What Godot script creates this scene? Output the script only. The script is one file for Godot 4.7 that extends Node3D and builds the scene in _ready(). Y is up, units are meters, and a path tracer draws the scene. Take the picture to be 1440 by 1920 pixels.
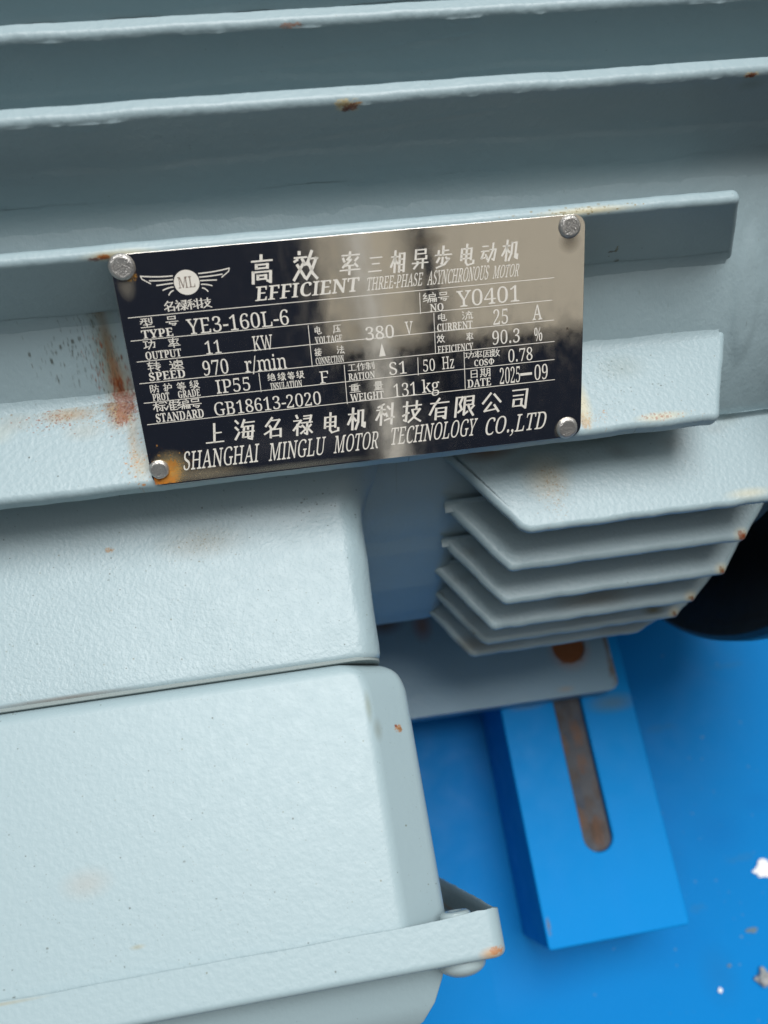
extends Node3D
# Close-up of an electric motor's nameplate. Lengths are millimetres measured from the middle of the nameplate
# (x along the motor's shaft, y up, z away from the motor towards the yard); MM turns them into metres.

const MM := 0.001
const ORIGIN := Vector3(0, 0.6, 0)          # the nameplate's middle stands 0.6 m above the ground
const AXIS := Vector2(-123, -123)           # shaft axis: (y, z)
const FRAME_R := 154.0
const TILT := 0.7514                        # the nameplate leans back by 43 degrees

var noise := FastNoiseLite.new()
var paint: StandardMaterial3D
var paint_cast: StandardMaterial3D
var paint_sheet: StandardMaterial3D
var blue: StandardMaterial3D
var rust_metal: StandardMaterial3D
var bump_fine: Texture2D
var bump_cast: Texture2D
var rng := RandomNumberGenerator.new()


func _ready() -> void:
	rng.seed = 7
	noise.seed = 5
	noise.noise_type = FastNoiseLite.TYPE_SIMPLEX_SMOOTH
	noise.frequency = 1.0
	noise.fractal_octaves = 3

	# camera
	var cam := Camera3D.new()
	cam.name = "camera"
	cam.transform = Transform3D(Basis(Vector3(0.986145, 0.059179, 0.154968), Vector3(0.124854, 0.350288, -0.928283), Vector3(-0.109218, 0.934771, 0.338047)), ORIGIN + Vector3(-25.68, 203.19, 122.03) * MM)
	cam.fov = 63.944
	cam.near = 0.01
	cam.far = 400.0
	var lens := CameraAttributesPhysical.new()
	lens.frustum_focal_length = 20.0
	lens.frustum_focus_distance = 0.247
	lens.exposure_aperture = 7.6
	lens.frustum_near = 0.01
	lens.frustum_far = 400.0
	cam.attributes = lens
	cam.fov = 63.944
	add_child(cam)
	cam.current = true

	# overcast sky, brighter overhead
	var env := Environment.new()
	var sky := Sky.new()
	var sm := ProceduralSkyMaterial.new()
	sm.sky_top_color = Color(0.94, 0.97, 1.0)
	sm.sky_horizon_color = Color(0.24, 0.265, 0.285)
	sm.sky_curve = 1.0
	sm.sky_energy_multiplier = 0.53
	sm.ground_bottom_color = Color(0.16, 0.16, 0.16)
	sm.ground_horizon_color = Color(0.3, 0.31, 0.32)
	sm.ground_curve = 0.05
	sky.sky_material = sm
	env.background_mode = Environment.BG_SKY
	env.sky = sky
	env.tonemap_mode = Environment.TONE_MAPPER_LINEAR
	env.tonemap_exposure = 2.0
	env.sdfgi_enabled = true
	env.ssao_enabled = true
	env.ssil_enabled = true
	var we := WorldEnvironment.new()
	we.name = "environment"
	we.environment = env
	add_child(we)

	var sun := DirectionalLight3D.new()
	sun.name = "sun"
	sun.light_energy = 0.5
	sun.light_color = Color(1.0, 1.0, 0.995)
	sun.light_angular_distance = 36.0
	sun.shadow_enabled = true
	sun.look_at_from_position(Vector3(0.25, 3.0, -0.76), Vector3.ZERO)
	add_child(sun)

	make_materials()
	build_surroundings()
	build_base()
	build_rail()
	build_motor()
	build_debris()


# ---------------------------------------------------------------- geometry

class Geo:
	var v := PackedVector3Array()
	var n := PackedVector3Array()
	var u := PackedVector2Array()
	var c := PackedColorArray()

	func tri(a: Vector3, b: Vector3, d: Vector3, na: Vector3, nb: Vector3, nd: Vector3) -> void:
		var f := (b - a).cross(d - a)
		if f.length_squared() < 1e-14:
			return
		if f.dot(na + nb + nd) > 0.0:                # front faces run clockwise
			v.append_array(PackedVector3Array([a, d, b]))
			n.append_array(PackedVector3Array([na, nd, nb]))
		else:
			v.append_array(PackedVector3Array([a, b, d]))
			n.append_array(PackedVector3Array([na, nb, nd]))

	func flat(pts: PackedVector3Array, normal: Vector3) -> void:          # a convex flat face
		for i in range(1, pts.size() - 1):
			tri(pts[0], pts[i], pts[i + 1], normal, normal, normal)

	func grid(rows: Array, closed := false, out_sign := 1.0, ring := false) -> void:
		# rows of points; closed joins the end of each row to its start, ring the last row to the first
		var h := rows.size()
		var w: int = rows[0].size()
		var nn := []
		for j in h:
			var line := PackedVector3Array()
			line.resize(w)
			var up: PackedVector3Array = rows[(j + 1) % h] if ring else rows[mini(j + 1, h - 1)]
			var dn: PackedVector3Array = rows[(j + h - 1) % h] if ring else rows[maxi(j - 1, 0)]
			var me: PackedVector3Array = rows[j]
			for i in w:
				var a: int = (i + 1) % w if closed else mini(i + 1, w - 1)
				var b: int = (i + w - 1) % w if closed else maxi(i - 1, 0)
				line[i] = (me[a] - me[b]).cross(up[i] - dn[i]).normalized() * out_sign
			nn.append(line)
		for j in (h if ring else h - 1):
			var k := (j + 1) % h
			for i in (w if closed else w - 1):
				var m := (i + 1) % w
				tri(rows[j][i], rows[j][m], rows[k][m], nn[j][i], nn[j][m], nn[k][m])
				tri(rows[j][i], rows[k][m], rows[k][i], nn[j][i], nn[k][m], nn[k][i])

	func lathe(profile: PackedVector2Array, at: Vector3, axis: Vector3, side: Vector3, seg := 40) -> void:
		# profile: (radius, height along axis), from the rim to the middle
		var other := axis.cross(side).normalized()
		var rows := []
		for p in profile:
			var row := PackedVector3Array()
			for i in seg:
				var t := TAU * i / seg
				row.append(at + axis * p.y + (side * cos(t) + other * sin(t)) * p.x)
			rows.append(row)
		var first: PackedVector3Array = rows[0]
		var sgn := 1.0
		var mid: PackedVector3Array = rows[rows.size() / 2]
		var test := (mid[1] - mid[seg - 1]).cross(rows[mini(rows.size() / 2 + 1, rows.size() - 1)][0] - rows[maxi(rows.size() / 2 - 1, 0)][0])
		if test.dot(mid[0] - at) + test.dot(axis) < 0.0:
			sgn = -1.0
		grid(rows, true, sgn)

	func map(o: Vector3, ux: Vector3, uy: Vector3) -> void:                 # planar coordinates for the stains
		u.resize(v.size())
		for i in v.size():
			u[i] = Vector2((v[i] - o).dot(ux), (v[i] - o).dot(uy))

	func mesh() -> ArrayMesh:
		var arr := []
		arr.resize(Mesh.ARRAY_MAX)
		var p := PackedVector3Array()
		p.resize(v.size())
		for i in v.size():
			p[i] = v[i] * 0.001
		arr[Mesh.ARRAY_VERTEX] = p
		arr[Mesh.ARRAY_NORMAL] = n
		if u.size() == v.size():
			arr[Mesh.ARRAY_TEX_UV] = u
			arr[Mesh.ARRAY_TEX_UV2] = u
		var m := ArrayMesh.new()
		m.add_surface_from_arrays(Mesh.PRIMITIVE_TRIANGLES, arr)
		return m


func rounded(pts: Array, radii: Array, seg := 5, dense := 0.0) -> PackedVector2Array:     # a closed outline with round corners
	var out := PackedVector2Array()
	var k := pts.size()
	for i in k:
		var p: Vector2 = pts[i]
		var a: Vector2 = pts[(i + k - 1) % k]
		var b: Vector2 = pts[(i + 1) % k]
		var r: float = radii[i]
		var da := (a - p).normalized()
		var db := (b - p).normalized()
		var ang := acos(clampf(da.dot(db), -1, 1))
		if r <= 0.0 or ang > PI - 0.02:
			out.append(p)
			continue
		var cut := r / tan(ang / 2)
		var c := p + (da + db).normalized() * (r / sin(ang / 2))
		var s := p + da * cut
		var e := p + db * cut
		for j in seg + 1:
			var t := float(j) / seg
			var d := (s - c).normalized().slerp((e - c).normalized(), t)
			out.append(c + d * r)
	if dense > 0.0:
		var more := PackedVector2Array()
		for i in out.size():
			var p := out[i]
			var q := out[(i + 1) % out.size()]
			var m := maxi(1, ceili(p.distance_to(q) / dense))
			for j in m:
				more.append(p.lerp(q, float(j) / m))
		return more
	return out


func wobble(line: PackedVector2Array, amount: float, scale: float, seed_at: float) -> PackedVector2Array:
	var out := PackedVector2Array()
	for p in line:
		out.append(p + Vector2(noise.get_noise_3d(p.x * scale, p.y * scale, seed_at), noise.get_noise_3d(p.x * scale, p.y * scale, seed_at + 40.0)) * amount)
	return out


# a plate with an outline, a thickness and rounded edges; at maps (outline x, outline y, thickness) to millimetres in the scene
func slab(g: Geo, line: PackedVector2Array, thick: float, r: float, at: Transform3D, taper := 0.0, y_top := 0.0, seg := 5) -> void:
	var k := line.size()
	var area := 0.0
	for i in k:
		area += line[i].cross(line[(i + 1) % k])
	var sgn := 1.0 if area > 0 else -1.0
	var nor := PackedVector2Array()
	for i in k:
		var t := (line[(i + 1) % k] - line[(i + k - 1) % k]).normalized()
		nor.append(Vector2(t.y, -t.x) * sgn)
	var rows := []
	var norms := []
	for half in 2:
		for j in seg + 1:
			var phi := (float(j) / seg) * PI / 2
			if half == 0:
				phi = PI / 2 - phi
			var side := 1.0 if half == 0 else -1.0
			var row := PackedVector3Array()
			var nrow := PackedVector3Array()
			for i in k:
				var p := line[i] - nor[i] * r * (1.0 - cos(phi))
				var w := side * (thick / 2 - r + r * sin(phi))
				w *= 1.0 + taper * (y_top - p.y)
				row.append(at * Vector3(p.x, p.y, w))
				nrow.append((at.basis * Vector3(nor[i].x * cos(phi), nor[i].y * cos(phi), side * sin(phi))).normalized())
			rows.append(row)
			norms.append(nrow)
	for j in rows.size() - 1:
		for i in k:
			var m := (i + 1) % k
			g.tri(rows[j][i], rows[j][m], rows[j + 1][m], norms[j][i], norms[j][m], norms[j + 1][m])
			g.tri(rows[j][i], rows[j + 1][m], rows[j + 1][i], norms[j][i], norms[j + 1][m], norms[j + 1][i])
	var inner := PackedVector2Array()
	for i in k:
		inner.append(line[i] - nor[i] * r)
	var ids := Geometry2D.triangulate_polygon(line)
	for half in 2:
		var row: PackedVector3Array = rows[0] if half == 0 else rows[rows.size() - 1]
		var up := (at.basis * Vector3(0, 0, 1.0 if half == 0 else -1.0)).normalized()
		if taper != 0.0 and ids.size() >= 3:
			var f := (row[ids[1]] - row[ids[0]]).cross(row[ids[2]] - row[ids[0]]).normalized()
			up = f if f.dot(up) > 0 else -f
		for i in range(0, ids.size(), 3):
			g.tri(row[ids[i]], row[ids[i + 1]], row[ids[i + 2]], up, up, up)


func fillet(g: Geo, x0: float, x1: float, p: Vector2, d1: Vector2, d2: Vector2, reach := 4.0) -> void:     # the soft inner corner where a fin meets the frame; p, d1, d2 are (y, z)
	var rows := []
	for i in 121:
		var x := lerpf(x0, x1, i / 120.0)
		var row := PackedVector3Array()
		var l := reach * (1.0 + 0.25 * noise.get_noise_2d(x * 0.04, p.x))
		for j in 9:
			var t := j / 8.0
			var a := p + d1 * l
			var b := p + d2 * l
			var q := a.lerp(p, t).lerp(p.lerp(b, t), t)
			var off := q - AXIS
			q += off.normalized() * (frame_bump(x, rad_to_deg(atan2(off.x, off.y))) * t * t - 0.45 * t * t * t)
			row.append(Vector3(x, q.x, q.y))
		rows.append(row)
	var s: Vector3 = (rows[0][8] - rows[0][0]).cross(rows[1][4] - rows[0][4])
	var outward := Vector3(0, d1.x + d2.x, d1.y + d2.y)
	g.grid(rows, false, 1.0 if s.dot(outward) > 0 else -1.0)


func box(g: Geo, lo: Vector3, hi: Vector3, r := 1.0) -> void:
	var c := (lo + hi) / 2
	var line := rounded([Vector2(lo.x, lo.y), Vector2(hi.x, lo.y), Vector2(hi.x, hi.y), Vector2(lo.x, hi.y)], [r, r, r, r], 4)
	slab(g, line, hi.z - lo.z, r, Transform3D(Basis(), Vector3(0, 0, c.z)), 0.0, 0.0, 4)


func ring_of(x0: float, x1: float, y0: float, y1: float, r: float, z: float, out: float) -> PackedVector3Array:    # a rounded rectangle across z
	var row := PackedVector3Array()
	var rr := maxf(r + out, 0.4)
	var cx := [x1 + out - rr, x0 - out + rr, x0 - out + rr, x1 + out - rr]
	var cy := [y1 + out - rr, y1 + out - rr, y0 - out + rr, y0 - out + rr]
	for q in 4:
		for i in 13:
			var t := (q + i / 12.0) * PI / 2
			row.append(Vector3(cx[q] + rr * cos(t), cy[q] + rr * sin(t), z))
		# points along the flat side, so that the light does not smear across it
		var n2: int = (q + 1) % 4
		var a := row[row.size() - 1]
		var b := Vector3(cx[n2] + rr * cos((q + 1) * PI / 2), cy[n2] + rr * sin((q + 1) * PI / 2), z)
		var m := 24
		row.append(a.lerp(b, 0.01))
		for i in range(1, m):
			row.append(a.lerp(b, float(i) / m))
		row.append(a.lerp(b, 0.99))
	return row


func ring_bevel(x0: float, x1: float, y0: float, y1: float, cx: float, cy: float, r: float, z: float, inset: float) -> PackedVector3Array:    # a rectangle with bevelled upper corners, all edges soft
	var pts := [Vector2(x1, y0), Vector2(x1, y1 - cy), Vector2(x1 - cx, y1), Vector2(x0 + cx, y1), Vector2(x0, y1 - cy), Vector2(x0, y0)]
	var moved := []
	for i in 6:
		var a: Vector2 = pts[(i + 5) % 6]
		var p: Vector2 = pts[i]
		var c: Vector2 = pts[(i + 1) % 6]
		var n1 := Vector2((p - a).y, -(p - a).x).normalized()
		var n2 := Vector2((c - p).y, -(c - p).x).normalized()
		moved.append(p - (n1 + n2) / (1.0 + n1.dot(n2)) * inset)
	var rr := maxf(0.4, r - inset * 0.4)
	var line := rounded(moved, [rr, rr, rr, rr, rr, rr], 6)
	var row := PackedVector3Array()
	for i in line.size():
		row.append(Vector3(line[i].x, line[i].y, z))
		if i % 7 == 6:
			var e := line[(i + 1) % line.size()]
			for t in [0.02, 0.2, 0.4, 0.6, 0.8, 0.98]:
				var m := line[i].lerp(e, t)
				row.append(Vector3(m.x, m.y, z))
	return row


# ---------------------------------------------------------------- naming

func part(called: String, g: Geo, m: Material, parent: Node3D, label := "") -> MeshInstance3D:
	var o := MeshInstance3D.new()
	o.name = called
	o.mesh = g.mesh()
	o.material_override = m
	if parent.has_meta("offset"):
		o.position = parent.get_meta("offset")
	if label:
		o.set_meta("label", label)
	parent.add_child(o, true)
	return o


func thing(called: String, label: String, category: String, at_mm: Vector3, group := "") -> Node3D:
	var o := Node3D.new()
	o.name = called
	o.position = ORIGIN + at_mm * MM
	o.set_meta("offset", -at_mm * MM)
	o.set_meta("label", label)
	o.set_meta("category", category)
	if group:
		o.set_meta("group", group)
	add_child(o, true)
	return o


# ---------------------------------------------------------------- materials

func lin(r: float, g: float, b: float) -> Color:
	return Color(r, g, b).linear_to_srgb()


func noise_tex(freq: float, octaves: int, seed_n: int, size := 512, low := 0.0, high := 1.0, gain := 0.5, cells := false) -> NoiseTexture2D:
	var f := FastNoiseLite.new()
	f.seed = seed_n
	f.noise_type = FastNoiseLite.TYPE_CELLULAR if cells else FastNoiseLite.TYPE_SIMPLEX_SMOOTH
	f.frequency = freq
	f.fractal_octaves = octaves
	f.fractal_gain = gain
	var t := NoiseTexture2D.new()
	t.width = size
	t.height = size
	t.seamless = true
	t.noise = f
	if low != 0.0 or high != 1.0:
		var g := Gradient.new()
		g.set_color(0, Color(low, low, low))
		g.set_color(1, Color(high, high, high))
		t.color_ramp = g
	return t


func painted(color: Color, bump: Texture2D, height: float, tile: float, rough: Texture2D) -> StandardMaterial3D:
	var m := StandardMaterial3D.new()
	m.albedo_color = color
	m.roughness = 1.0
	m.roughness_texture = rough
	m.metallic_specular = 0.5
	m.uv1_triplanar = true
	m.uv1_scale = Vector3.ONE / tile
	m.heightmap_enabled = true
	m.heightmap_texture = bump
	m.heightmap_scale = height
	return m


func make_materials() -> void:
	bump_fine = noise_tex(0.04, 3, 3)
	bump_cast = noise_tex(0.05, 4, 9, 512, 0.0, 1.0, 0.6)
	var rough := noise_tex(0.03, 3, 11, 256, 0.36, 0.45)
	var rough_blue := noise_tex(0.01, 3, 12, 256, 0.3, 0.5)
	paint = painted(lin(0.312, 0.41, 0.442), bump_fine, 0.010, 0.045, rough)
	paint_cast = painted(lin(0.312, 0.41, 0.442), bump_cast, 0.012, 0.05, rough)
	paint_sheet = painted(lin(0.318, 0.42, 0.453), bump_fine, 0.0052, 0.05, rough)
	blue = painted(lin(0.004, 0.23, 0.61), bump_fine, 0.004, 0.06, rough_blue)
	blue.metallic_specular = 0.16
	rust_metal = painted(lin(0.09, 0.05, 0.035), bump_cast, 0.03, 0.03, noise_tex(0.01, 3, 13, 256, 0.7, 0.95))


var stamps := {}

func stamp(kind: int) -> Image:      # 0 soft dab, 1 ragged patch, 2 hard speck
	if not stamps.has(kind):
		var s := 64
		var im := Image.create_empty(s, s, false, Image.FORMAT_RGBA8)
		for y in s:
			for x in s:
				var d := Vector2(x - 31.5, y - 31.5).length() / 31.5
				var w := noise.get_noise_3d(x * 0.06, y * 0.06, kind * 31.0)
				var w2 := noise.get_noise_3d(x * 0.22, y * 0.22, kind * 57.0)
				var a := 0.0
				if kind == 0:
					a = clampf(1.0 - d, 0, 1)
					a = a * a * (3 - 2 * a)
				elif kind == 1:
					a = clampf((0.72 - d + w * 0.5 + w2 * 0.5) * 2.6, 0, 1)
				else:
					a = clampf((0.8 - d + w * 0.4) * 5.0, 0, 1)
				a *= 1.0 - smoothstep(0.72, 0.98, d)
				im.set_pixel(x, y, Color(1, 1, 1, a))
		stamps[kind] = im
	return stamps[kind]


class Stain:
	var im: Image
	var o: Vector2          # millimetres at the image's corner
	var res: float          # pixels per millimetre
	var size: Vector2
	var tinted := {}


func stain_sheet(x0: float, y0: float, x1: float, y1: float, res: float) -> Stain:
	var s := Stain.new()
	s.o = Vector2(x0, y0)
	s.size = Vector2(x1 - x0, y1 - y0)
	s.res = res
	s.im = Image.create_empty(int(s.size.x * res), int(s.size.y * res), false, Image.FORMAT_RGBA8)
	s.im.fill(Color(0.55, 0.5, 0.45, 0.0))
	return s


func dab(s: Stain, kind: int, x: float, y: float, rx: float, ry: float, color: Color, alpha: float) -> void:
	var key := [kind, color, snappedf(alpha, 0.05)]
	if not s.tinted.has(key):
		var t: Image = stamp(kind).duplicate()
		for j in 64:
			for i in 64:
				t.set_pixel(i, j, Color(color.r, color.g, color.b, t.get_pixel(i, j).a * key[2]))
		s.tinted[key] = t
	var w := maxi(2, int(rx * 2 * s.res))
	var h := maxi(2, int(ry * 2 * s.res))
	var c: Image = s.tinted[key].duplicate()
	if rng.randf() < 0.5:
		c.flip_x()
	if rng.randf() < 0.5:
		c.flip_y()
	c.resize(w, h, Image.INTERPOLATE_BILINEAR)
	s.im.blend_rect(c, Rect2i(0, 0, w, h), Vector2i(int((x - s.o.x) * s.res) - w / 2, int((y - s.o.y) * s.res) - h / 2))


func specks(s: Stain, count: int, x: float, y: float, sx: float, sy: float, r0: float, r1: float, color: Color, alpha: float) -> void:
	for i in count:
		var r := lerpf(r0, r1, pow(rng.randf(), 2.5))
		dab(s, 2, x + rng.randfn() * sx, y + rng.randfn() * sy, r * (0.7 + rng.randf() * 0.8), r, color, alpha * (0.5 + 0.5 * rng.randf()))


func dust(s: Stain, count: int) -> void:         # stray specks all over a surface
	for i in count:
		var r := 0.13 + 0.32 * pow(rng.randf(), 4.0)
		dab(s, 2, s.o.x + rng.randf() * s.size.x, s.o.y + rng.randf() * s.size.y, r, r, [GRIME, GRIME, GREENISH][rng.randi() % 3], 0.3 + 0.5 * rng.randf())


func stained(m: StandardMaterial3D, s: Stain) -> StandardMaterial3D:
	var c: StandardMaterial3D = m.duplicate()
	c.detail_enabled = true
	c.detail_blend_mode = BaseMaterial3D.BLEND_MODE_MIX
	c.detail_uv_layer = BaseMaterial3D.DETAIL_UV_2
	var w := Image.create_empty(4, 4, false, Image.FORMAT_RGBA8)
	w.fill(Color.WHITE)
	c.detail_mask = ImageTexture.create_from_image(w)
	c.detail_albedo = ImageTexture.create_from_image(s.im)
	return c


const RUST := Color(0.50, 0.24, 0.09)
const RUST_DARK := Color(0.36, 0.16, 0.07)
const ORANGE := Color(0.66, 0.44, 0.20)
const OCHRE := Color(0.62, 0.52, 0.34)
const CREAM := Color(0.78, 0.74, 0.60)
const GRIME := Color(0.28, 0.30, 0.27)
const GREENISH := Color(0.42, 0.45, 0.38)
const PINK := Color(0.62, 0.49, 0.42)


func rust_patch(s: Stain, x: float, y: float, rx: float, ry: float, halo := true) -> void:
	if halo:
		dab(s, 0, x, y, rx * 1.7, ry * 1.7, OCHRE, 0.5)
	dab(s, 1, x, y, rx, ry, ORANGE, 0.75)
	dab(s, 1, x + rx * 0.1, y + ry * 0.1, rx * 0.85, ry * 0.85, RUST, 0.9)
	for i in 14:
		dab(s, 1, x + rng.randfn() * rx * 0.4, y + rng.randfn() * ry * 0.4, rx * 0.22, ry * 0.22, [RUST_DARK, RUST, ORANGE][rng.randi() % 3], 0.8)


# ---------------------------------------------------------------- surroundings

func build_surroundings() -> void:
	var gm := painted(lin(0.07, 0.07, 0.075), bump_cast, 0.3, 0.4, noise_tex(0.01, 3, 21, 256, 0.75, 0.95))
	gm.uv1_world_triplanar = true
	var g := MeshInstance3D.new()
	g.name = "ground"
	var pm := PlaneMesh.new()
	pm.size = Vector2(160, 160)
	g.mesh = pm
	g.material_override = gm
	g.set_meta("kind", "structure")
	g.set_meta("label", "dark asphalt yard under the machine")
	add_child(g, true)

	# the workshop across the yard, which the polished nameplate mirrors
	var at := Vector3(600, -600, 2240)
	var w := thing("workshop_building", "beige workshop with dark cladding and cream post mirrored in the nameplate", "building", at)
	var beige := painted(lin(0.92, 0.84, 0.69), bump_cast, 0.2, 0.5, noise_tex(0.01, 3, 22, 256, 0.8, 0.95))
	var dark := painted(lin(0.026, 0.034, 0.058), bump_cast, 0.1, 0.5, noise_tex(0.01, 3, 23, 256, 0.85, 1.0))
	dark.metallic_specular = 0.2
	var cream := painted(lin(0.95, 0.92, 0.84), bump_fine, 0.05, 0.4, noise_tex(0.01, 3, 24, 256, 0.5, 0.7))
	var a := Geo.new()
	box(a, Vector3(-2600, 1582, 2240), Vector3(5200, 3900, 2440), 6)
	part("upper_wall", a, beige, w)
	a = Geo.new()
	box(a, Vector3(-2600, -600, 2250), Vector3(5200, 1579, 2440), 6)
	part("dark_cladding", a, dark, w)
	a = Geo.new()
	box(a, Vector3(-2600, -600, 2190), Vector3(172, 3500, 2246), 5)
	part("phone_stand_in", a, dark, w)  # added dark panel standing in for the phone mirrored at the plate's left
	a = Geo.new()
	box(a, Vector3(292, -600, 2160), Vector3(376, 3900, 2232), 8)
	part("corner_post", a, cream, w)
	a = Geo.new()
	var prof := PackedVector2Array([Vector2(34, 0), Vector2(34, 1000), Vector2(34, 2400)])
	a.lathe(prof, Vector3(555, 1480, 2190), Vector3(0.04, 1, 0).normalized(), Vector3(0, 0, 1), 20)
	part("downpipe", a, dark, w)


# ---------------------------------------------------------------- base and rail

func build_base() -> void:
	var t := thing("machine_base", "bright blue painted steel base plate under the motor", "base plate", Vector3(150, -600, 60))
	var s := stain_sheet(60, -20, 330, 330, 3.0)
	for i in 26:
		dab(s, 0, 60 + rng.randf() * 270, -20 + rng.randf() * 350, 14 + rng.randf() * 30, 10 + rng.randf() * 26, [Color(0.05, 0.42, 0.70), Color(0.14, 0.50, 0.78), Color(0.12, 0.40, 0.62)][i % 3], 0.3)
	specks(s, 140, 210, 190, 55, 70, 0.3, 1.3, Color(0.38, 0.52, 0.62), 0.7)
	specks(s, 60, 200, 200, 60, 70, 0.2, 0.8, Color(0.62, 0.68, 0.70), 0.6)
	for i in 9:
		dab(s, 1, 170 + rng.randf() * 150, 40 + rng.randf() * 260, 6 + rng.randf() * 14, 2 + rng.randf() * 3, Color(0.16, 0.46, 0.68), 0.5)
	var g := Geo.new()
	var line := rounded([Vector2(-420, -380), Vector2(620, -380), Vector2(620, 480), Vector2(-420, 480)], [6, 6, 6, 6])
	slab(g, line, 10, 1.5, Transform3D(Basis(Vector3(1, 0, 0), Vector3(0, 0, 1), Vector3(0, -1, 0)), Vector3(0, -371, 0)))
	g.map(Vector3(60, 0, -20), Vector3(1.0 / 270, 0, 0), Vector3(0, 0, 1.0 / 350))
	var shaded_deck_blue: StandardMaterial3D = blue.duplicate()
	shaded_deck_blue.albedo_color = lin(0.003, 0.19, 0.52)  # rail's blue darkened, the lower base's shade put into the colour
	part("deck_plate", g, stained(shaded_deck_blue, s), t)
	for z in [-330, 430]:
		g = Geo.new()
		box(g, Vector3(-410, -600, z - 45), Vector3(610, -377, z + 45), 6)
		part("side_beam", g, blue, t)


func build_rail() -> void:
	var t := thing("slide_rail", "blue slotted slide rail with rusty slot under the motor foot", "slide rail", Vector3(125, -366, 80))
	var s := stain_sheet(80, 60, 170, 212, 5.0)
	dab(s, 0, 152, 82, 22, 9, Color(0.42, 0.47, 0.47), 0.7)
	dab(s, 0, 100, 77, 16, 3, Color(0.42, 0.50, 0.62), 0.6)
	dab(s, 1, 86, 196, 1.6, 7, Color(0.45, 0.42, 0.38), 0.7)
	for k in 12:
		dab(s, 0, 85 + rng.randf() * 80, 70 + rng.randf() * 140, 10, 22, Color(0.10, 0.52, 0.82), 0.22)
	var line := rounded([Vector2(83.5, -150), Vector2(116.6, -150), Vector2(116.6, 163.5), Vector2(134, 163.5), Vector2(134, -150), Vector2(166, -150), Vector2(166, 208.3), Vector2(83.5, 208.3)],
		[1, 1, 8.6, 8.6, 1, 1, 2, 2], 8)
	var g := Geo.new()
	var flat := Transform3D(Basis(Vector3(1, 0, 0), Vector3(0, 0, 1), Vector3(0, -1, 0)), Vector3(0, -333, 0))
	slab(g, line, 66, 1.2, flat)
	g.map(Vector3(80, 0, 60), Vector3(1.0 / 90, 0, 0), Vector3(0, 0, 1.0 / 152))
	part("rail_body", g, stained(blue, s), t)
	g = Geo.new()
	box(g, Vector3(116.9, -340, -149), Vector3(133.7, -303.5, 163.3), 0.5)
	var s2 := stain_sheet(116, 60, 135, 165, 5.0)
	for k in 30:
		dab(s2, 1, 117 + rng.randf() * 16, 62 + pow(rng.randf(), 0.7) * 102, 5, 9, [Color(0.30, 0.24, 0.2), Color(0.22, 0.26, 0.32), Color(0.42, 0.30, 0.22)][k % 3], 0.6)
	g.map(Vector3(116, 0, 60), Vector3(1.0 / 19, 0, 0), Vector3(0, 0, 1.0 / 105))
	var floor_m := painted(lin(0.075, 0.08, 0.09), bump_cast, 0.03, 0.03, noise_tex(0.01, 3, 14, 256, 0.6, 0.9))
	part("slot_floor", g, stained(floor_m, s2), t, "rusty brown floor of the slot")


func build_debris() -> void:
	var white := painted(lin(0.82, 0.83, 0.84), bump_fine, 0.01, 0.03, noise_tex(0.01, 2, 15, 128, 0.5, 0.7))
	var grey := painted(lin(0.30, 0.31, 0.31), bump_cast, 0.03, 0.02, noise_tex(0.01, 2, 16, 128, 0.4, 0.6))
	var dull := painted(lin(0.12, 0.2, 0.26), bump_cast, 0.03, 0.02, noise_tex(0.01, 2, 26, 128, 0.6, 0.8))
	var spots := [
		["paint_flake", "large white flake lying beside the slide rail", "flake", Vector3(249, -366, 196), 7.5, 5.2, 0.9, white],
		["paint_flake", "tiny white crumb on the blue base", "flake", Vector3(199, -366, 258), 1.5, 1.6, 1.2, white],
		["metal_chip", "thin grey brown chip between white flake and bright metal chip", "chip", Vector3(229, -366, 229), 4.0, 1.6, 0.5, dull],
		["metal_chip", "bright grey metal chip with a hollow on the blue base", "chip", Vector3(228.5, -366, 256), 5.5, 5.0, 2.4, grey],
		["metal_chip", "faint small grey crumb above the tiny white crumb", "chip", Vector3(209, -366, 246), 1.3, 1.0, 0.4, dull]]
	for q in spots:
		var line := PackedVector2Array()
		for i in 22:
			var a := TAU * i / 22
			var r: float = 0.85 / maxf(absf(cos(a + q[3].x)), absf(sin(a + q[3].x))) * (1.0 + 0.5 * noise.get_noise_3d(cos(a) * 1.6, sin(a) * 1.6, q[3].x))
			line.append(Vector2(cos(a) * q[4], sin(a) * q[5]) * r)
		var g := Geo.new()
		var tilt := Basis(Vector3(1, 0, 0), Vector3(0, 0, 1), Vector3(0, -1, 0)).rotated(Vector3(0, 0, 1), 0.12)
		slab(g, line, q[6], q[6] * 0.3, Transform3D(tilt, q[3] + Vector3(0, q[6] * 0.5 + q[4] * 0.1, 0)), 0.0, 0.0, 3)
		if q[1].begins_with("bright"):
			g.lathe(PackedVector2Array([Vector2(4.2, 0), Vector2(4.0, 1.2), Vector2(3.2, 1.6), Vector2(2.4, 1.0), Vector2(0.01, 0.2)]), q[3] + Vector3(0, q[6] + 0.3, 0), Vector3(0.1, 1, 0.1).normalized(), Vector3(1, -0.1, 0).normalized(), 20)
		var o := MeshInstance3D.new()
		o.name = q[0]
		for i in g.v.size():
			g.v[i] -= q[3]
		o.mesh = g.mesh()
		o.material_override = q[7]
		o.position = ORIGIN + q[3] * MM
		o.set_meta("label", q[1])
		o.set_meta("category", q[2])
		add_child(o, true)


# ---------------------------------------------------------------- motor

func frame_y(z: float) -> float:
	return AXIS.x + sqrt(FRAME_R * FRAME_R - (z - AXIS.y) ** 2)


func frame_z(y: float) -> float:
	return AXIS.y + sqrt(maxf(0.0, FRAME_R * FRAME_R - (y - AXIS.x) ** 2))


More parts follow.
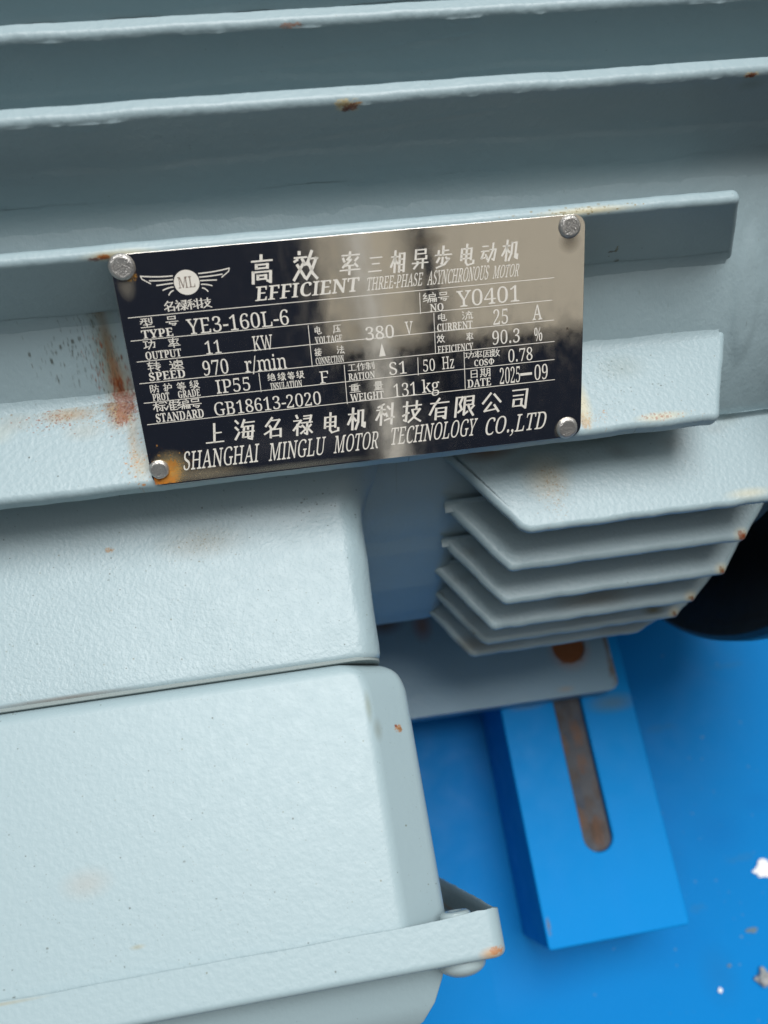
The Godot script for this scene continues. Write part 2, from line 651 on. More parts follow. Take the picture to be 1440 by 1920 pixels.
func build_motor() -> void:
	var t := thing("electric_motor", "grey blue finned electric motor with terminal box and polished nameplate", "motor", Vector3(-40, -300, -123))
	build_frame(t)
	build_top_fins(t)
	build_mount_fins(t)
	build_side_fins(t)
	build_foot(t)
	build_terminal_box(t)
	build_nameplate(t)


func frame_bump(x: float, a: float) -> float:
	return 0.3 * noise.get_noise_2d(x * 0.03, a * 0.05) + 0.14 * noise.get_noise_3d(x * 0.16, a * 0.4, 3.0)


func build_frame(t: Node3D) -> void:
	var xs := PackedFloat32Array()
	for i in 15:
		xs.append(-300 + i * 10.0)
	for i in 216:
		xs.append(-155 + i * 1.5)
	var th := PackedFloat32Array()
	for i in 40:
		th.append(-200 + i * 4.0)
	for i in 190:
		th.append(-40 + i * 0.75)
	for i in 14:
		th.append(102.5 + i * 4.0)
	var rows := []
	for x in xs:
		var row := PackedVector3Array()
		for a in th:
			var q := deg_to_rad(a)
			var d := Vector2(sin(q), cos(q))
			var r := FRAME_R
			if a > -40 and a < 102:
				r += frame_bump(x, a)
				# a cast step and boss at the right end, past the fins
				r += 1.6 * smoothstep(150.0, 153.0, x + 0.15 * a)
				var e := Vector2((x - 128.0) / 5.0, (a - 45.0) / 8.5)
				r += 0.9 * (1.0 - smoothstep(0.6, 1.1, e.length()))
			row.append(Vector3(x, AXIS.x + d.x * r, AXIS.y + d.y * r))
		rows.append(row)
	var g := Geo.new()
	g.grid(rows, true, -1.0)
	# the flat flank that the side fins and the terminal box grow out of
	var flank := rounded([Vector2(-60, 5), Vector2(-60, 17.5), Vector2(-85, 26.0), Vector2(-100, 30.2), Vector2(-130, 36.5), Vector2(-160, 40.3), Vector2(-178, 40.3), Vector2(-190, 34), Vector2(-204, 0)], [2, 2, 60, 60, 60, 60, 8, 10, 2], 6)
	slab(g, flank, 236, 9, Transform3D(Basis(Vector3(0, 1, 0), Vector3(0, 0, 1), Vector3(1, 0, 0)), Vector3(-79, 0, 0)), 0.0, 0.0, 6)
	for e in [0, rows.size() - 1]:
		var mid := Vector3(xs[e], AXIS.x, AXIS.y)
		var nn := Vector3(-1 if e == 0 else 1, 0, 0)
		for i in th.size():
			g.tri(mid, rows[e][i], rows[e][(i + 1) % th.size()], nn, nn, nn)
	for zf in [-94.5, -71.0, -47.6]:
		fillet(g, -280, 160, Vector2(frame_y(zf + 0.7), zf + 0.7), Vector2(1, 0), Vector2(-0.45, 0.89), 5.0)
	fillet(g, -280, 119.5, Vector2(frame_y(-23.6), -23.6), Vector2(1, 0), Vector2(-0.72, 0.69), 3.6)
	fillet(g, -280, 117, Vector2(frame_y(-29.2), -29.2), Vector2(1, 0), Vector2(0.6, -0.8), 5.0)
	fillet(g, -280, 119.5, Vector2(-21.9, frame_z(-21.9)), Vector2(0, 1), Vector2(0.72, -0.69), 3.6)
	var s := stain_sheet(-140, -60, 165, 60, 4.0)
	dust(s, 260)
	dab(s, 0, 28, 13, 14, 6, GREENISH, 0.2)
	dab(s, 0, -74, -23, 6, 8, GREENISH, 0.7)
	dab(s, 0, -73.5, -23, 2.6, 6.5, Color(0.44, 0.34, 0.22), 0.7)
	dab(s, 0, -72.6, -20, 2.6, 3.0, RUST, 0.6)
	dab(s, 0, -72, -18, 7, 6, OCHRE, 0.6)
	dab(s, 1, -71.6, -17, 5.0, 4.2, RUST, 0.85)
	specks(s, 90, -72, -17.5, 2.6, 2.2, 0.15, 0.5, RUST_DARK, 0.7)
	specks(s, 190, -80, -22.5, 7, 2.2, 0.15, 0.55, GRIME, 0.8)
	specks(s, 90, -75, -21, 3, 2.2, 0.15, 0.5, RUST, 0.7)
	specks(s, 60, 66, 22, 14, 3, 0.1, 0.35, GRIME, 0.7)
	g.map(Vector3(-140, 0, -60), Vector3(1.0 / 305, 0, 0), Vector3(0, 0.5 / 120, 1.0 / 120))
	var o := part("frame", g, stained(paint_cast, s), t)
	# the black fan cowl at the right end: a rolled sheet shell, open towards the fins
	g = Geo.new()
	var prof := PackedVector2Array()
	for p in [[120, 60], [150, 34], [172, 17], [184, 8], [190, 4.5], [194, 1.5], [198, 0], [201, 2], [202, 8], [202, 70], [200, 95], [190, 118], [120, 132], [0.1, 134]]:
		prof.append(Vector2(p[0], p[1]))
	var dense := PackedVector2Array()
	for i in prof.size() - 1:
		for j in 4:
			dense.append(prof[i].lerp(prof[i + 1], j / 4.0))
	dense.append(prof[prof.size() - 1])
	g.lathe(dense, Vector3(164, AXIS.x, AXIS.y), Vector3(1, 0, 0), Vector3(0, 1, 0), 160)
	var black := painted(lin(0.013, 0.016, 0.018), bump_fine, 0.006, 0.05, noise_tex(0.01, 3, 17, 256, 0.35, 0.5))
	part("fan_cowl", g, black, t, "black round fan cowl at the right end")


func build_top_fins(t: Node3D) -> void:
	var rust_at := [[-10.8, -1], [1.0, -1], [0, 0]]
	for k in 3:
		var zf: float = [-71.0, -47.6, -94.5][k]
		var top: float = [48.0, 44.2, 50.5][k]
		var thick := 5.2
		# profile (y, z): up the outer face, over the rounded top, down the inner face
		var yb := frame_y(zf)
		var prof := PackedVector2Array()
		var y := yb - 3.0
		while y < top - 4.0:
			prof.append(Vector2(y, zf + 0.7 * pow(clampf((top - y) / (top - yb), 0, 1), 2.0)))
			y += 0.8 if y < top - 9 else 0.35
		for i in 22:
			var a := i / 21.0
			var c := Vector2(top - 2.1, zf - 2.1)
			if a < 0.5:
				var q := a * 2 * PI / 2
				prof.append(c + Vector2(sin(q), cos(q)) * 2.1)
			else:
				var q := (a - 0.5) * 2 * PI / 2
				prof.append(Vector2(top - 1.2, zf - thick + 1.2) + Vector2(cos(q), -sin(q)) * 1.2)
		y = top - 3.0
		while y > frame_y(zf - thick) - 3.0:
			prof.append(Vector2(y, zf - thick - 0.7 * pow(clampf((top - y) / (top - yb), 0, 1), 2.0)))
			y -= 2.0
		var rows := []
		for i in 293:
			var x := -280.0 + i * 8.0 if i < 18 else -136.0 + (i - 18) * 1.08
			var row := PackedVector3Array()
			for j in prof.size():
				var p := prof[j]
				var h := top - p.x
				var d := 0.0
				var dy := 0.35 * noise.get_noise_2d(x * 0.025, k * 9.0) + 0.12 * noise.get_noise_2d(x * 0.2, k * 9.0 + 4)
				if p.y > zf - 2.2:
					# soft casting waves, the parting crease along the face and the paint's ridge under the edge
					d += 0.28 * noise.get_noise_3d(x * 0.035, h * 0.06, k * 7.0) + 0.09 * noise.get_noise_3d(x * 0.3, h * 0.35, k * 7.0 + 2)
					var crease := 17.5 + 2.2 * noise.get_noise_2d(x * 0.012, 60.0 + k) + 0.012 * x
					d += 0.2 * smoothstep(crease - 0.8, crease + 0.8, h)
					d -= 0.22 * exp(-pow((h - crease + 1.4) / 1.2, 2.0)) * clampf(0.5 + noise.get_noise_2d(x * 0.03, 90.0 + k) * 2.0, 0, 1)
					var slant := 9.0 + 0.09 * (x - 20.0) * -1.0 + 1.5 * noise.get_noise_2d(x * 0.05, 30.0)
					if x > -30 and x < 50:
						d -= 0.22 * exp(-pow((h - slant) / 0.8, 2.0)) * smoothstep(-30.0, -10.0, x) * (1 - smoothstep(35.0, 50.0, x))
					var edge := 2.6 + 0.9 * noise.get_noise_2d(x * 0.09, 12.0 + k * 3)
					var on := smoothstep(-0.08, 0.08, noise.get_noise_2d(x * 0.045, 45.0 + k * 5))
					d += 0.42 * exp(-pow((h - edge) / 0.40, 2.0)) * on
					d -= 0.26 * exp(-pow((h - edge - 0.85) / 0.35, 2.0)) * on
				row.append(Vector3(x, p.x + dy * clampf(1.0 - h / 6.0, 0, 1), p.y + d))
			rows.append(row)
		var g := Geo.new()
		g.grid(rows, false, 1.0)
			# stains on a sheet laid diagonally across top and face: (x, z - y)
		var lo := zf - top - 6.0
		var s := stain_sheet(-140, lo, 165, lo + 60, 4.0)
		dust(s, 60)
		var e := zf - top + 1.2
		if k == 0:
			dab(s, 1, -10.5, e, 4.5, 1.6, PINK, 0.9)
		if k == 1:
			dab(s, 1, 1.2, e + 0.6, 5.0, 3.0, CREAM, 0.95)
			dab(s, 1, 0.0, e + 0.2, 2.6, 1.7, Color(0.70, 0.62, 0.44), 0.9)
			dab(s, 1, 2.2, e + 1.4, 2.8, 1.8, RUST, 0.95)
			dab(s, 1, 0.8, e + 2.2, 1.8, 1.0, RUST_DARK, 0.95)
			dab(s, 1, 4.2, e + 0.2, 1.6, 0.7, ORANGE, 0.8)
			dab(s, 1, 111.5, e + 0.2, 3.4, 1.6, CREAM, 0.8)
			dab(s, 1, 111.5, e + 0.4, 2.6, 1.3, RUST, 0.95)
			dab(s, 1, 117.5, e + 0.1, 1.8, 0.9, RUST, 0.9)
			dab(s, 0, 113, e + 3.5, 6, 3, GREENISH, 0.3)
			dab(s, 2, 87, e + 14, 0.25, 0.25, Color(0.9, 0.92, 0.9), 0.9)
		g.map(Vector3(-140, 0, 0), Vector3(1.0 / 305, 0, 0), Vector3(0, -1.0 / 60, 1.0 / 60))
		for i in g.u.size():
			g.u[i].y -= lo / 60.0
		part("cooling_fin", g, stained(paint, s), t)


func build_mount_fins(t: Node3D) -> void:
	# upper fin: upright, its top edge under the nameplate's upper edge
	var line := wobble(rounded([Vector2(-280, -24), Vector2(126, -24), Vector2(123.3, -8), Vector2(111.6, 21.8), Vector2(-280, 21.8)], [0, 0, 0, 3.0, 2], 5, 2.5), 0.35, 0.09, 3.0)
	var g := Geo.new()
	slab(g, line, 4.6, 1.9, Transform3D(Basis(Vector3(1, 0, 0), Vector3(0, 1, 0), Vector3(0, 0, 1)), Vector3(0, 0, -26.3)), 0.006, 21.8)
	var s := stain_sheet(-140, -60, 125, -10, 6.0)
	dust(s, 60)
	dab(s, 0, -62, -45.5, 14, 3, CREAM, 0.7)
	rust_patch(s, -66.5, -45.2, 2.6, 1.4)
	dab(s, 1, -69, -44.6, 2.2, 1.1, RUST_DARK, 0.8)
	dab(s, 0, 66, -46.5, 20, 2.2, CREAM, 0.85)
	specks(s, 90, 64, -46.8, 9, 0.8, 0.15, 0.6, Color(0.50, 0.44, 0.27), 0.8)
	dab(s, 1, 79, -27.5, 2.2, 0.8, Color(0.28, 0.22, 0.12), 0.9)
	dab(s, 1, 80, -28.3, 0.8, 2.2, Color(0.42, 0.38, 0.18), 0.8)
	dab(s, 1, 82, -22.5, 1.0, 1.2, Color(0.30, 0.26, 0.16), 0.8)
	dab(s, 0, 81.5, -20.5, 1.4, 5, GREENISH, 0.6)
	g.map(Vector3(-140, 0, 0), Vector3(1.0 / 265, 0, 0), Vector3(0, -1.0 / 50, 1.0 / 50))
	for i in g.u.size():
		g.u[i].y += 60.0 / 50.0
	part("mounting_fin", g, stained(paint, s), t, "upright fin under the nameplate's upper edge")

	# lower fin: level, its outer edge under the nameplate's lower edge
	line = wobble(rounded([Vector2(-280, -24), Vector2(126, -24), Vector2(123, -8), Vector2(111.2, 23.3), Vector2(-280, 23.3)], [0, 0, 0, 3.2, 2], 6, 2.5), 0.4, 0.08, 9.0)
	g = Geo.new()
	slab(g, line, 6.4, 2.2, Transform3D(Basis(Vector3(1, 0, 0), Vector3(0, 0, 1), Vector3(0, -1, 0)), Vector3(0, -25.3, 0)), 0.004, 23.3)
	s = stain_sheet(-140, -14, 125, 26, 6.0)
	dust(s, 420)
	for i in 7:
		dab(s, 0, -110 + i * 6.5, -10 + rng.randf() * 16, 9, 5, [CREAM, OCHRE, GREENISH][i % 3], 0.22)
	specks(s, 150, -86, -9, 9, 3.0, 0.12, 0.6, GRIME, 0.85)
	specks(s, 260, -86, -2, 8, 2.2, 0.12, 0.5, Color(0.52, 0.40, 0.24), 0.7)
	dab(s, 0, -88, -2.5, 12, 3.5, Color(0.60, 0.52, 0.40), 0.75)
	specks(s, 170, -93, -1.5, 4, 1.8, 0.15, 0.5, RUST, 0.75)
	dab(s, 0, -74.5, -9, 5, 14, OCHRE, 0.75)
	dab(s, 0, -75, -6, 4.5, 14, Color(0.46, 0.36, 0.25), 0.8)
	dab(s, 0, -75.6, -13, 1.8, 6.5, RUST, 0.6)
	dab(s, 1, -75.0, -17, 2.4, 4.0, Color(0.40, 0.34, 0.24), 0.8)
	dab(s, 0, -73.6, -8, 1.8, 7, RUST, 0.6)
	specks(s, 240, -77, -9, 3.0, 6, 0.12, 0.45, Color(0.44, 0.33, 0.2), 0.75)
	dab(s, 0, -70, 8, 2.6, 12, OCHRE, 0.45)
	specks(s, 130, -69.5, 12, 1.4, 5, 0.12, 0.5, Color(0.56, 0.40, 0.2), 0.8)
	dab(s, 1, -72.2, -2.0, 5.2, 6.5, OCHRE, 0.85)
	dab(s, 1, -71.5, -2.5, 4.6, 6.6, RUST, 0.85)
	dab(s, 1, -72.8, 0.5, 2.6, 4.0, Color(0.56, 0.34, 0.16), 0.7)
	specks(s, 170, -72.5, -2, 2.6, 3.4, 0.15, 0.6, RUST_DARK, 0.75)
	specks(s, 80, -74, -1, 3.6, 4, 0.15, 0.5, ORANGE, 0.8)
	dab(s, 0, -68, 16, 5, 8, Color(0.68, 0.60, 0.44), 0.5)
	specks(s, 80, -69, 17, 2.4, 3.0, 0.15, 0.5, ORANGE, 0.9)
	dab(s, 1, 67.6, 19, 2.6, 4.4, Color(0.60, 0.44, 0.22), 0.7)
	dab(s, 0, 68, 13, 4, 12, CREAM, 0.8)
	specks(s, 60, 72, 19, 2.5, 2, 0.12, 0.4, ORANGE, 0.8)
	dab(s, 0, 92, 20.5, 12, 2.4, Color(0.76, 0.74, 0.62), 0.75)
	specks(s, 110, 91, 20.4, 3.2, 0.7, 0.15, 0.55, PINK, 0.9)
	specks(s, 12, 104, 20.6, 3.2, 0.7, 0.15, 0.55, OCHRE, 0.9)
	specks(s, 170, 77, 0, 5, 6, 0.1, 0.4, GRIME, 0.75)
	specks(s, 90, 74, 14, 6, 4, 0.1, 0.32, GRIME, 0.7)
	specks(s, 16, 95, 10, 3, 2, 0.15, 0.4, GRIME, 0.8)
	dab(s, 0, 84, 2, 12, 7, GREENISH, 0.25)
	g.map(Vector3(-140, 0, -14), Vector3(1.0 / 265, 0, 0), Vector3(0, 0, 1.0 / 40))
	part("mounting_fin", g, stained(paint, s), t, "level fin under the nameplate's lower edge")


func build_side_fins(t: Node3D) -> void:
	var ys := [-48.0, -71.0, -94.0, -117.0, -141.0, -165.0]
	var zt := [44.2, 50.4, 56.9, 61.4, 62.6, 63.2]
	var xt := [48.6, 47.4, 48.2, 47.4, 47.6, 46.0]
	var xr := [136.0, 135.4, 136.4, 132.4, 134.6, 126.0]
	for k in 6:
		var y: float = ys[k]
		var zr: float = maxf(frame_z(y), [0.0, 0.0, 28.0, 34.0, 37.5, 39.5][k]) - 5.0
		var z1: float = zt[k]
		var slope := 0.69
		var line := rounded([Vector2(xt[k] - (z1 - zr) * slope, zr), Vector2(162, zr), Vector2(150.5, zr + 18), Vector2(xr[k], z1), Vector2(xt[k], z1)], [0, 0, 0, 2.0, 6.0 if k == 0 else 4.5], 6, 2.5)
		line = wobble(line, 0.5, 0.08, 20.0 + k)
		var g := Geo.new()
		slab(g, line, 4.6, 2.2, Transform3D(Basis(Vector3(1, 0, 0), Vector3(0, 0, 1), Vector3(0, -1, 0)), Vector3(0, y - 2.3, 0)), 0.010, z1, 7)
		fillet(g, xt[k] - (z1 - zr) * slope + 4, 148, Vector2(y, frame_z(y)), Vector2(0, 1), Vector2(0.9, 0.3), 4.0)
		var s := stain_sheet(20, 0, 165, 70, 5.0)
		dust(s, 200)
		for i in 12:
			dab(s, 0, 24 + rng.randf() * 120, frame_z(y) + 2 + rng.randf() * 8, 7, 4, [GRIME, GREENISH, Color(0.38, 0.34, 0.28)][i % 3], 0.2)
		if k == 0:
			dab(s, 0, 42, 14, 14, 6, Color(0.50, 0.38, 0.28), 0.8)
			dab(s, 0, 38, 12, 8, 4, RUST, 0.6)
			dab(s, 0, 80, 13, 34, 7, GRIME, 0.3)
			dab(s, 0, 60, 26, 12, 12, Color(0.66, 0.62, 0.52), 0.6)
			specks(s, 330, 61, 31, 2.6, 5.5, 0.12, 0.42, Color(0.54, 0.42, 0.26), 0.8)
			specks(s, 60, 63, 24, 6, 6, 0.1, 0.35, GRIME, 0.7)
			specks(s, 26, 112, 31, 3, 2, 0.15, 0.4, GRIME, 0.7)
			specks(s, 40, 50, 38, 5, 3, 0.1, 0.25, GRIME, 0.7)
			dab(s, 0, 128, 41, 12, 3, CREAM, 0.5)
		else:
			var rx: float = xr[k] - 1.0
			if k < 5:
				dab(s, 0, rx, z1 - 1.5, 4.5, 4.0, CREAM, 0.7)
				dab(s, 1, rx, z1 - 1.2, [0.0, 2.4, 1.6, 1.9, 1.2][k], [0.0, 2.4, 2.0, 1.3, 1.6][k], RUST if k < 2 else Color(0.46, 0.33, 0.18), 0.9)
				dab(s, 1, rx + 0.6, z1 - 0.6, 1.5 if k == 1 else 0.8, 1.4 if k == 1 else 0.9, Color(0.50, 0.22, 0.07), 0.9)
			if k == 4:
				dab(s, 1, xt[k] - 4.5, z1 - 5, 2.4, 2.4, Color(0.45, 0.36, 0.14), 0.9)
				dab(s, 0, rx - 9, z1 - 4, 7, 3, Color(0.42, 0.38, 0.18), 0.8)
			if k >= 3:
				for i in 6:
					dab(s, 0, 30 + rng.randf() * 100, z1 - 12 + rng.randf() * 10, 16, 6, Color(0.46, 0.44, 0.38), 0.3)
		g.map(Vector3(20, 0, 0), Vector3(1.0 / 145, 0, 0), Vector3(0, 0, 1.0 / 70))
		part("cooling_fin", g, stained(paint, s), t)


func build_foot(t: Node3D) -> void:
	var hole := Vector2(127.5, 47.5)
	var pts := [Vector2(-100, 74), Vector2(-100, -60), Vector2(hole.x - 0.1, -60)]
	var rad := [5, 0, 0]
	for i in 33:
		var a := -PI / 2 - TAU * (0.004 + 0.992 * i / 32.0)
		pts.append(hole + Vector2(cos(a), sin(a)) * 10.0)
		rad.append(0)
	pts.append_array([Vector2(hole.x + 0.1, -60), Vector2(152.3, -60), Vector2(152.3, 76.5)])
	rad.append_array([0, 0, 6])
	var line := rounded(pts, rad, 6)
	var g := Geo.new()
	slab(g, line, 20, 0.05, Transform3D(Basis(Vector3(1, 0, 0), Vector3(0, 0, 1), Vector3(0, -1, 0)), Vector3(0, -290, 0)), 0.0, 0.0, 2)
	# the web between the frame and the foot
	box(g, Vector3(-100, -282, -60), Vector3(150, -215, 8), 3)
	var s := stain_sheet(-20, 0, 155, 80, 4.0)
	dab(s, 0, hole.x, hole.y + 2, 17, 17, PINK, 0.85)
	dab(s, 1, hole.x, hole.y + 1, 13, 13, Color(0.50, 0.30, 0.18), 0.9)
	dab(s, 0, 20, 18, 16, 10, Color(0.36, 0.26, 0.20), 0.8)
	dab(s, 0, 42, 22, 9, 14, Color(0.50, 0.36, 0.30), 0.8)
	dab(s, 1, 151, 66, 4, 13, Color(0.36, 0.29, 0.22), 0.85)
	dab(s, 1, 150.5, 48, 2.0, 22, Color(0.34, 0.27, 0.22), 0.8)
	dab(s, 0, 120, 72, 8, 3, OCHRE, 0.4)
	g.map(Vector3(-20, 0, 0), Vector3(1.0 / 175, 0, 0), Vector3(0, 0, 1.0 / 80))
	var bounce_tinted_paint: StandardMaterial3D = paint.duplicate()
	bounce_tinted_paint.albedo_color = lin(0.17, 0.30, 0.39)  # grey paint tinted bluer, light bounced off the base put into its colour
	part("foot", g, stained(bounce_tinted_paint, s), t)
	g = Geo.new()
	g.lathe(PackedVector2Array([Vector2(9.95, 0), Vector2(9.95, 17.5), Vector2(9.6, 18.4), Vector2(5, 18.0), Vector2(0.05, 17.8)]), Vector3(hole.x, -299.5, hole.y), Vector3(0, 1, 0), Vector3(1, 0, 0), 28)
	var rr := painted(lin(0.24, 0.085, 0.028), bump_cast, 0.05, 0.02, noise_tex(0.01, 3, 18, 128, 0.8, 0.95))
	part("foot_bolt", g, rr, t, "rusty bolt sunk in the foot's hole")


func build_terminal_box(t: Node3D) -> void:
	var o := Node3D.new()
	o.name = "terminal_box"
	o.position = t.get_meta("offset")
	t.add_child(o, true)
	# neck cast on the frame
	var g := Geo.new()
	var rows := []
	for z in [0.0, 8.0, 12.0, 14.0, 16.0, 18.0, 20.0, 22.0, 24.0, 26.0, 29.0, 33.0, 38.0, 44.0, 50.0, 56.0, 62.0, 68.0, 72.0, 75.0, 75.8, 76.3, 76.6]:
		var f: float = 7.0 * pow(clampf((31.0 - z) / 16.0, 0, 1.3), 2.2)
		var out: float = f - 0.02 * (z - 30.0)
		if z > 75:
			out -= (z - 75.0) * (z - 75.0) * 0.35
		var row := ring_of(-190, -3.0, -215, -50.0, 9.0, z, out)
		for i in row.size():
			var p := row[i]
			var w := 0.45 * noise.get_noise_3d(p.x * 0.05, p.y * 0.05, z * 0.05) + 0.16 * noise.get_noise_3d(p.x * 0.25, p.y * 0.25, z * 0.25)
			row[i] = p + Vector3(w if absf(p.x + 96) > 85 else 0.0, w, 0)
		rows.append(row)
	g.grid(rows, true, 1.0)
	g.flat(rows[rows.size() - 1], Vector3(0, 0, 1))
	var s := stain_sheet(-140, 8, 5, 80, 6.0)
	dust(s, 900)
	dab(s, 0, -56, 33, 20, 8, Color(0.52, 0.52, 0.48), 0.45)
	specks(s, 240, -56, 33, 5.5, 3.4, 0.1, 0.4, Color(0.44, 0.40, 0.28), 0.75)
	specks(s, 120, -30, 26, 12, 3.0, 0.1, 0.4, GRIME, 0.7)
	specks(s, 40, -18, 25, 4, 1.6, 0.1, 0.45, GRIME, 0.8)
	dab(s, 1, -84.8, 31.5, 2.2, 1.3, Color(0.60, 0.47, 0.30), 0.9)
	specks(s, 34, -74, 44, 12, 6, 0.15, 0.5, GRIME, 0.6)
	dab(s, 0, -100, 76, 30, 1.2, Color(0.45, 0.38, 0.32), 0.6)
	g.map(Vector3(-140, 0, 8), Vector3(1.0 / 145, 0, 0), Vector3(0, 0, 1.0 / 72))
	sub("neck", g, stained(paint_cast, s), o)
	# gasket and thin spacer
	g = Geo.new()
	slab(g, rounded([Vector2(-189, -214), Vector2(-4.2, -214), Vector2(-4.2, -51.2), Vector2(-189, -51.2)], [8, 8, 10, 8], 8), 1.2, 0.3, Transform3D(Basis(), Vector3(0, 0, 76.95)))
	var gasket := painted(lin(0.24, 0.29, 0.29), bump_cast, 0.02, 0.03, noise_tex(0.01, 2, 19, 128, 0.7, 0.9))
	sub("gasket", g, gasket, o)
	# the box shell, drawn with a wide soft corner
	g = Geo.new()
	rows = []
	for z in [77.4, 77.45, 77.6, 77.9, 78.4, 79.0, 79.8, 80.7, 81.7, 82.0, 83.5, 85.0, 87.0, 89.0, 95.0, 100.0, 106.0, 112.0, 118.0, 124.0, 130.0, 136.0, 142.0, 148.0, 154.0, 158.0]:
		var r := 4.6
		var q: float = clampf((82.0 - z) / r, 0, 1)
		var out: float = r * (1.0 - sqrt(1.0 - q * q))
		var side_q: float = clampf((89.0 - z) / 11.6, 0, 1)
		var tuck: float = 8.0 * (1.0 - sqrt(1.0 - side_q * side_q))
		var row := ring_bevel(-192, 3.0 + 0.012 * (z - 85) - tuck, -214, -50.0, 13.5, 11.5, 6.0, z, out)
		for i in row.size():
			var w := 0.08 * noise.get_noise_3d(row[i].x * 0.02, row[i].y * 0.02, z * 0.02)
			row[i].y += w
		rows.append(row)
	g.grid(rows, true, 1.0)
	g.flat(rows[0], Vector3(0, 0, -1))
	s = stain_sheet(-140, 76, 10, 160, 6.0)
	dust(s, 560)
	specks(s, 60, -90, 140, 20, 8, 0.15, 0.5, GRIME, 0.7)
	specks(s, 40, -60, 135, 26, 10, 0.1, 0.35, GRIME, 0.7)
	dab(s, 0, -10.6, 92, 1.6, 7, Color(0.50, 0.52, 0.44), 0.5)
	dab(s, 0, -8.6, 99, 2.2, 5, Color(0.48, 0.50, 0.45), 0.45)
	dab(s, 0, -95, 128, 10, 6, Color(0.66, 0.60, 0.54), 0.3)
	dab(s, 0, -82, 146, 3, 1, Color(0.6, 0.56, 0.4), 0.5)
	dab(s, 1, -1.9, 99.0, 1.8, 1.9, ORANGE, 0.85)
	dab(s, 1, -1.5, 99.4, 1.2, 1.0, Color(0.54, 0.36, 0.16), 0.8)
	dab(s, 2, -2.6, 98.3, 0.7, 0.6, RUST, 0.9)
	g.map(Vector3(-140, 0, 76), Vector3(1.0 / 150, 0, 0), Vector3(0, 0, 1.0 / 84))
	sub("box_shell", g, stained(paint_sheet, s), o)
	# the sheet lid: an outer face with a lip folded back over the box
	g = Geo.new()
	rows = []
	for k in 9:
		var q := k / 8.0 * PI / 2
		rows.append(ring_of(-202, 17.6, -226, -48.0, 4.5, 162.6 + 1.9 * sin(q), -1.9 * (1 - cos(q))))
	var lip := []
	for z in [152.9, 152.95, 153.2, 153.8, 156.0, 158.0, 160.0, 162.0]:
		var row := ring_of(-202, 17.6, -226, -48.0, 4.5, z, 0.0)
		for i in row.size():
			var p := row[i]
			# the edge is bent a little and swells near the corner
			var near := exp(-pow((p.x - 10.0) / 9.0, 2.0)) * smoothstep(-60.0, -49.0, p.y)
			var cut := (0.45 * noise.get_noise_2d(p.x * 0.3, p.y * 0.3) - 1.5 * near * (0.75 + 0.25 * sin(p.x * 0.9))) * smoothstep(158.0, 153.0, z)
			row[i] = p + Vector3(0, 0, cut)
		lip.append(row)
	lip.append_array(rows)
	g.grid(lip, true, 1.0)
	var inner := []
	for z in [164.0, 160.0, 156.0, 153.2]:
		inner.append(ring_of(-202, 17.6, -226, -48.0, 4.5, z, -1.1))
	inner.append(lip[0])
	g.grid(inner, true, 1.0)
	# the outer face with its shallow dome
	var face := [rows[8]]
	for q in [[163.2, -8.0], [164.5, -13.5], [164.7, -14.5], [166.0, -16.0], [170.0, -17.6], [176.0, -20.4], [181.0, -24.2], [184.4, -29.0], [185.8, -33.5], [186.1, -37.0]]:
		face.append(ring_of(-202, 17.6, -226, -48.0, 16.0, q[0] + (1.3 if q[0] < 164 else 0.0), q[1]) if q[1] < -9 else ring_of(-202, 17.6, -226, -48.0, 12.0, 164.5, q[1]))
	g.grid(face, true, 1.0)
	g.flat(face[face.size() - 1], Vector3(0, 0, 1))
	s = stain_sheet(-140, 150, 20, 170, 8.0)
	dust(s, 40)
	dab(s, 0, 13, 163, 5, 2.4, Color(0.72, 0.58, 0.42), 0.9)
	dab(s, 1, 14.5, 162.6, 3.2, 1.6, Color(0.68, 0.46, 0.30), 0.9)
	dab(s, 0, -118, 153.6, 18, 0.8, Color(0.62, 0.58, 0.44), 0.5)
	g.map(Vector3(-140, 0, 150), Vector3(1.0 / 160, 0, 0), Vector3(0, 0, 1.0 / 20))
	sub("lid", g, stained(paint_sheet, s), o)
	# lid screw: domed head outside, nut inside the corner
	g = Geo.new()
	var dome := PackedVector2Array()
	dome.append(Vector2(6.9, -0.2))
	dome.append(Vector2(6.95, 0.6))
	for i in 10:
		var q := i / 9.0 * PI / 2
		dome.append(Vector2(maxf(6.8 * cos(q), 0.05), 1.0 + 3.6 * sin(q)))
	g.lathe(dome, Vector3(5.8, -58.6, 164.6), Vector3(0, 0, 1), Vector3(1, 0, 0), 40)
	var glossy := painted(lin(0.35, 0.44, 0.46), bump_fine, 0.004, 0.03, noise_tex(0.01, 2, 25, 128, 0.12, 0.2))
	sub("lid_screw", g, glossy, o)
	g = Geo.new()
	g.lathe(PackedVector2Array([Vector2(4.6, 0), Vector2(4.6, 8.0), Vector2(4.3, 8.9), Vector2(3.6, 9.4), Vector2(2.0, 9.5), Vector2(1.7, 9.1), Vector2(0.05, 9.1)]), Vector3(5.4, -53.4, 161.0), Vector3(0, 0, -1), Vector3(1, 0, 0), 32)
	sub("lid_nut", g, glossy, o)


func sub(called: String, g: Geo, m: Material, parent: Node3D, label := "") -> MeshInstance3D:
	var o := MeshInstance3D.new()
	o.name = called
	o.mesh = g.mesh()
	o.material_override = m
	if label:
		o.set_meta("label", label)
	parent.add_child(o, true)
	return o


# ---------------------------------------------------------------- nameplate

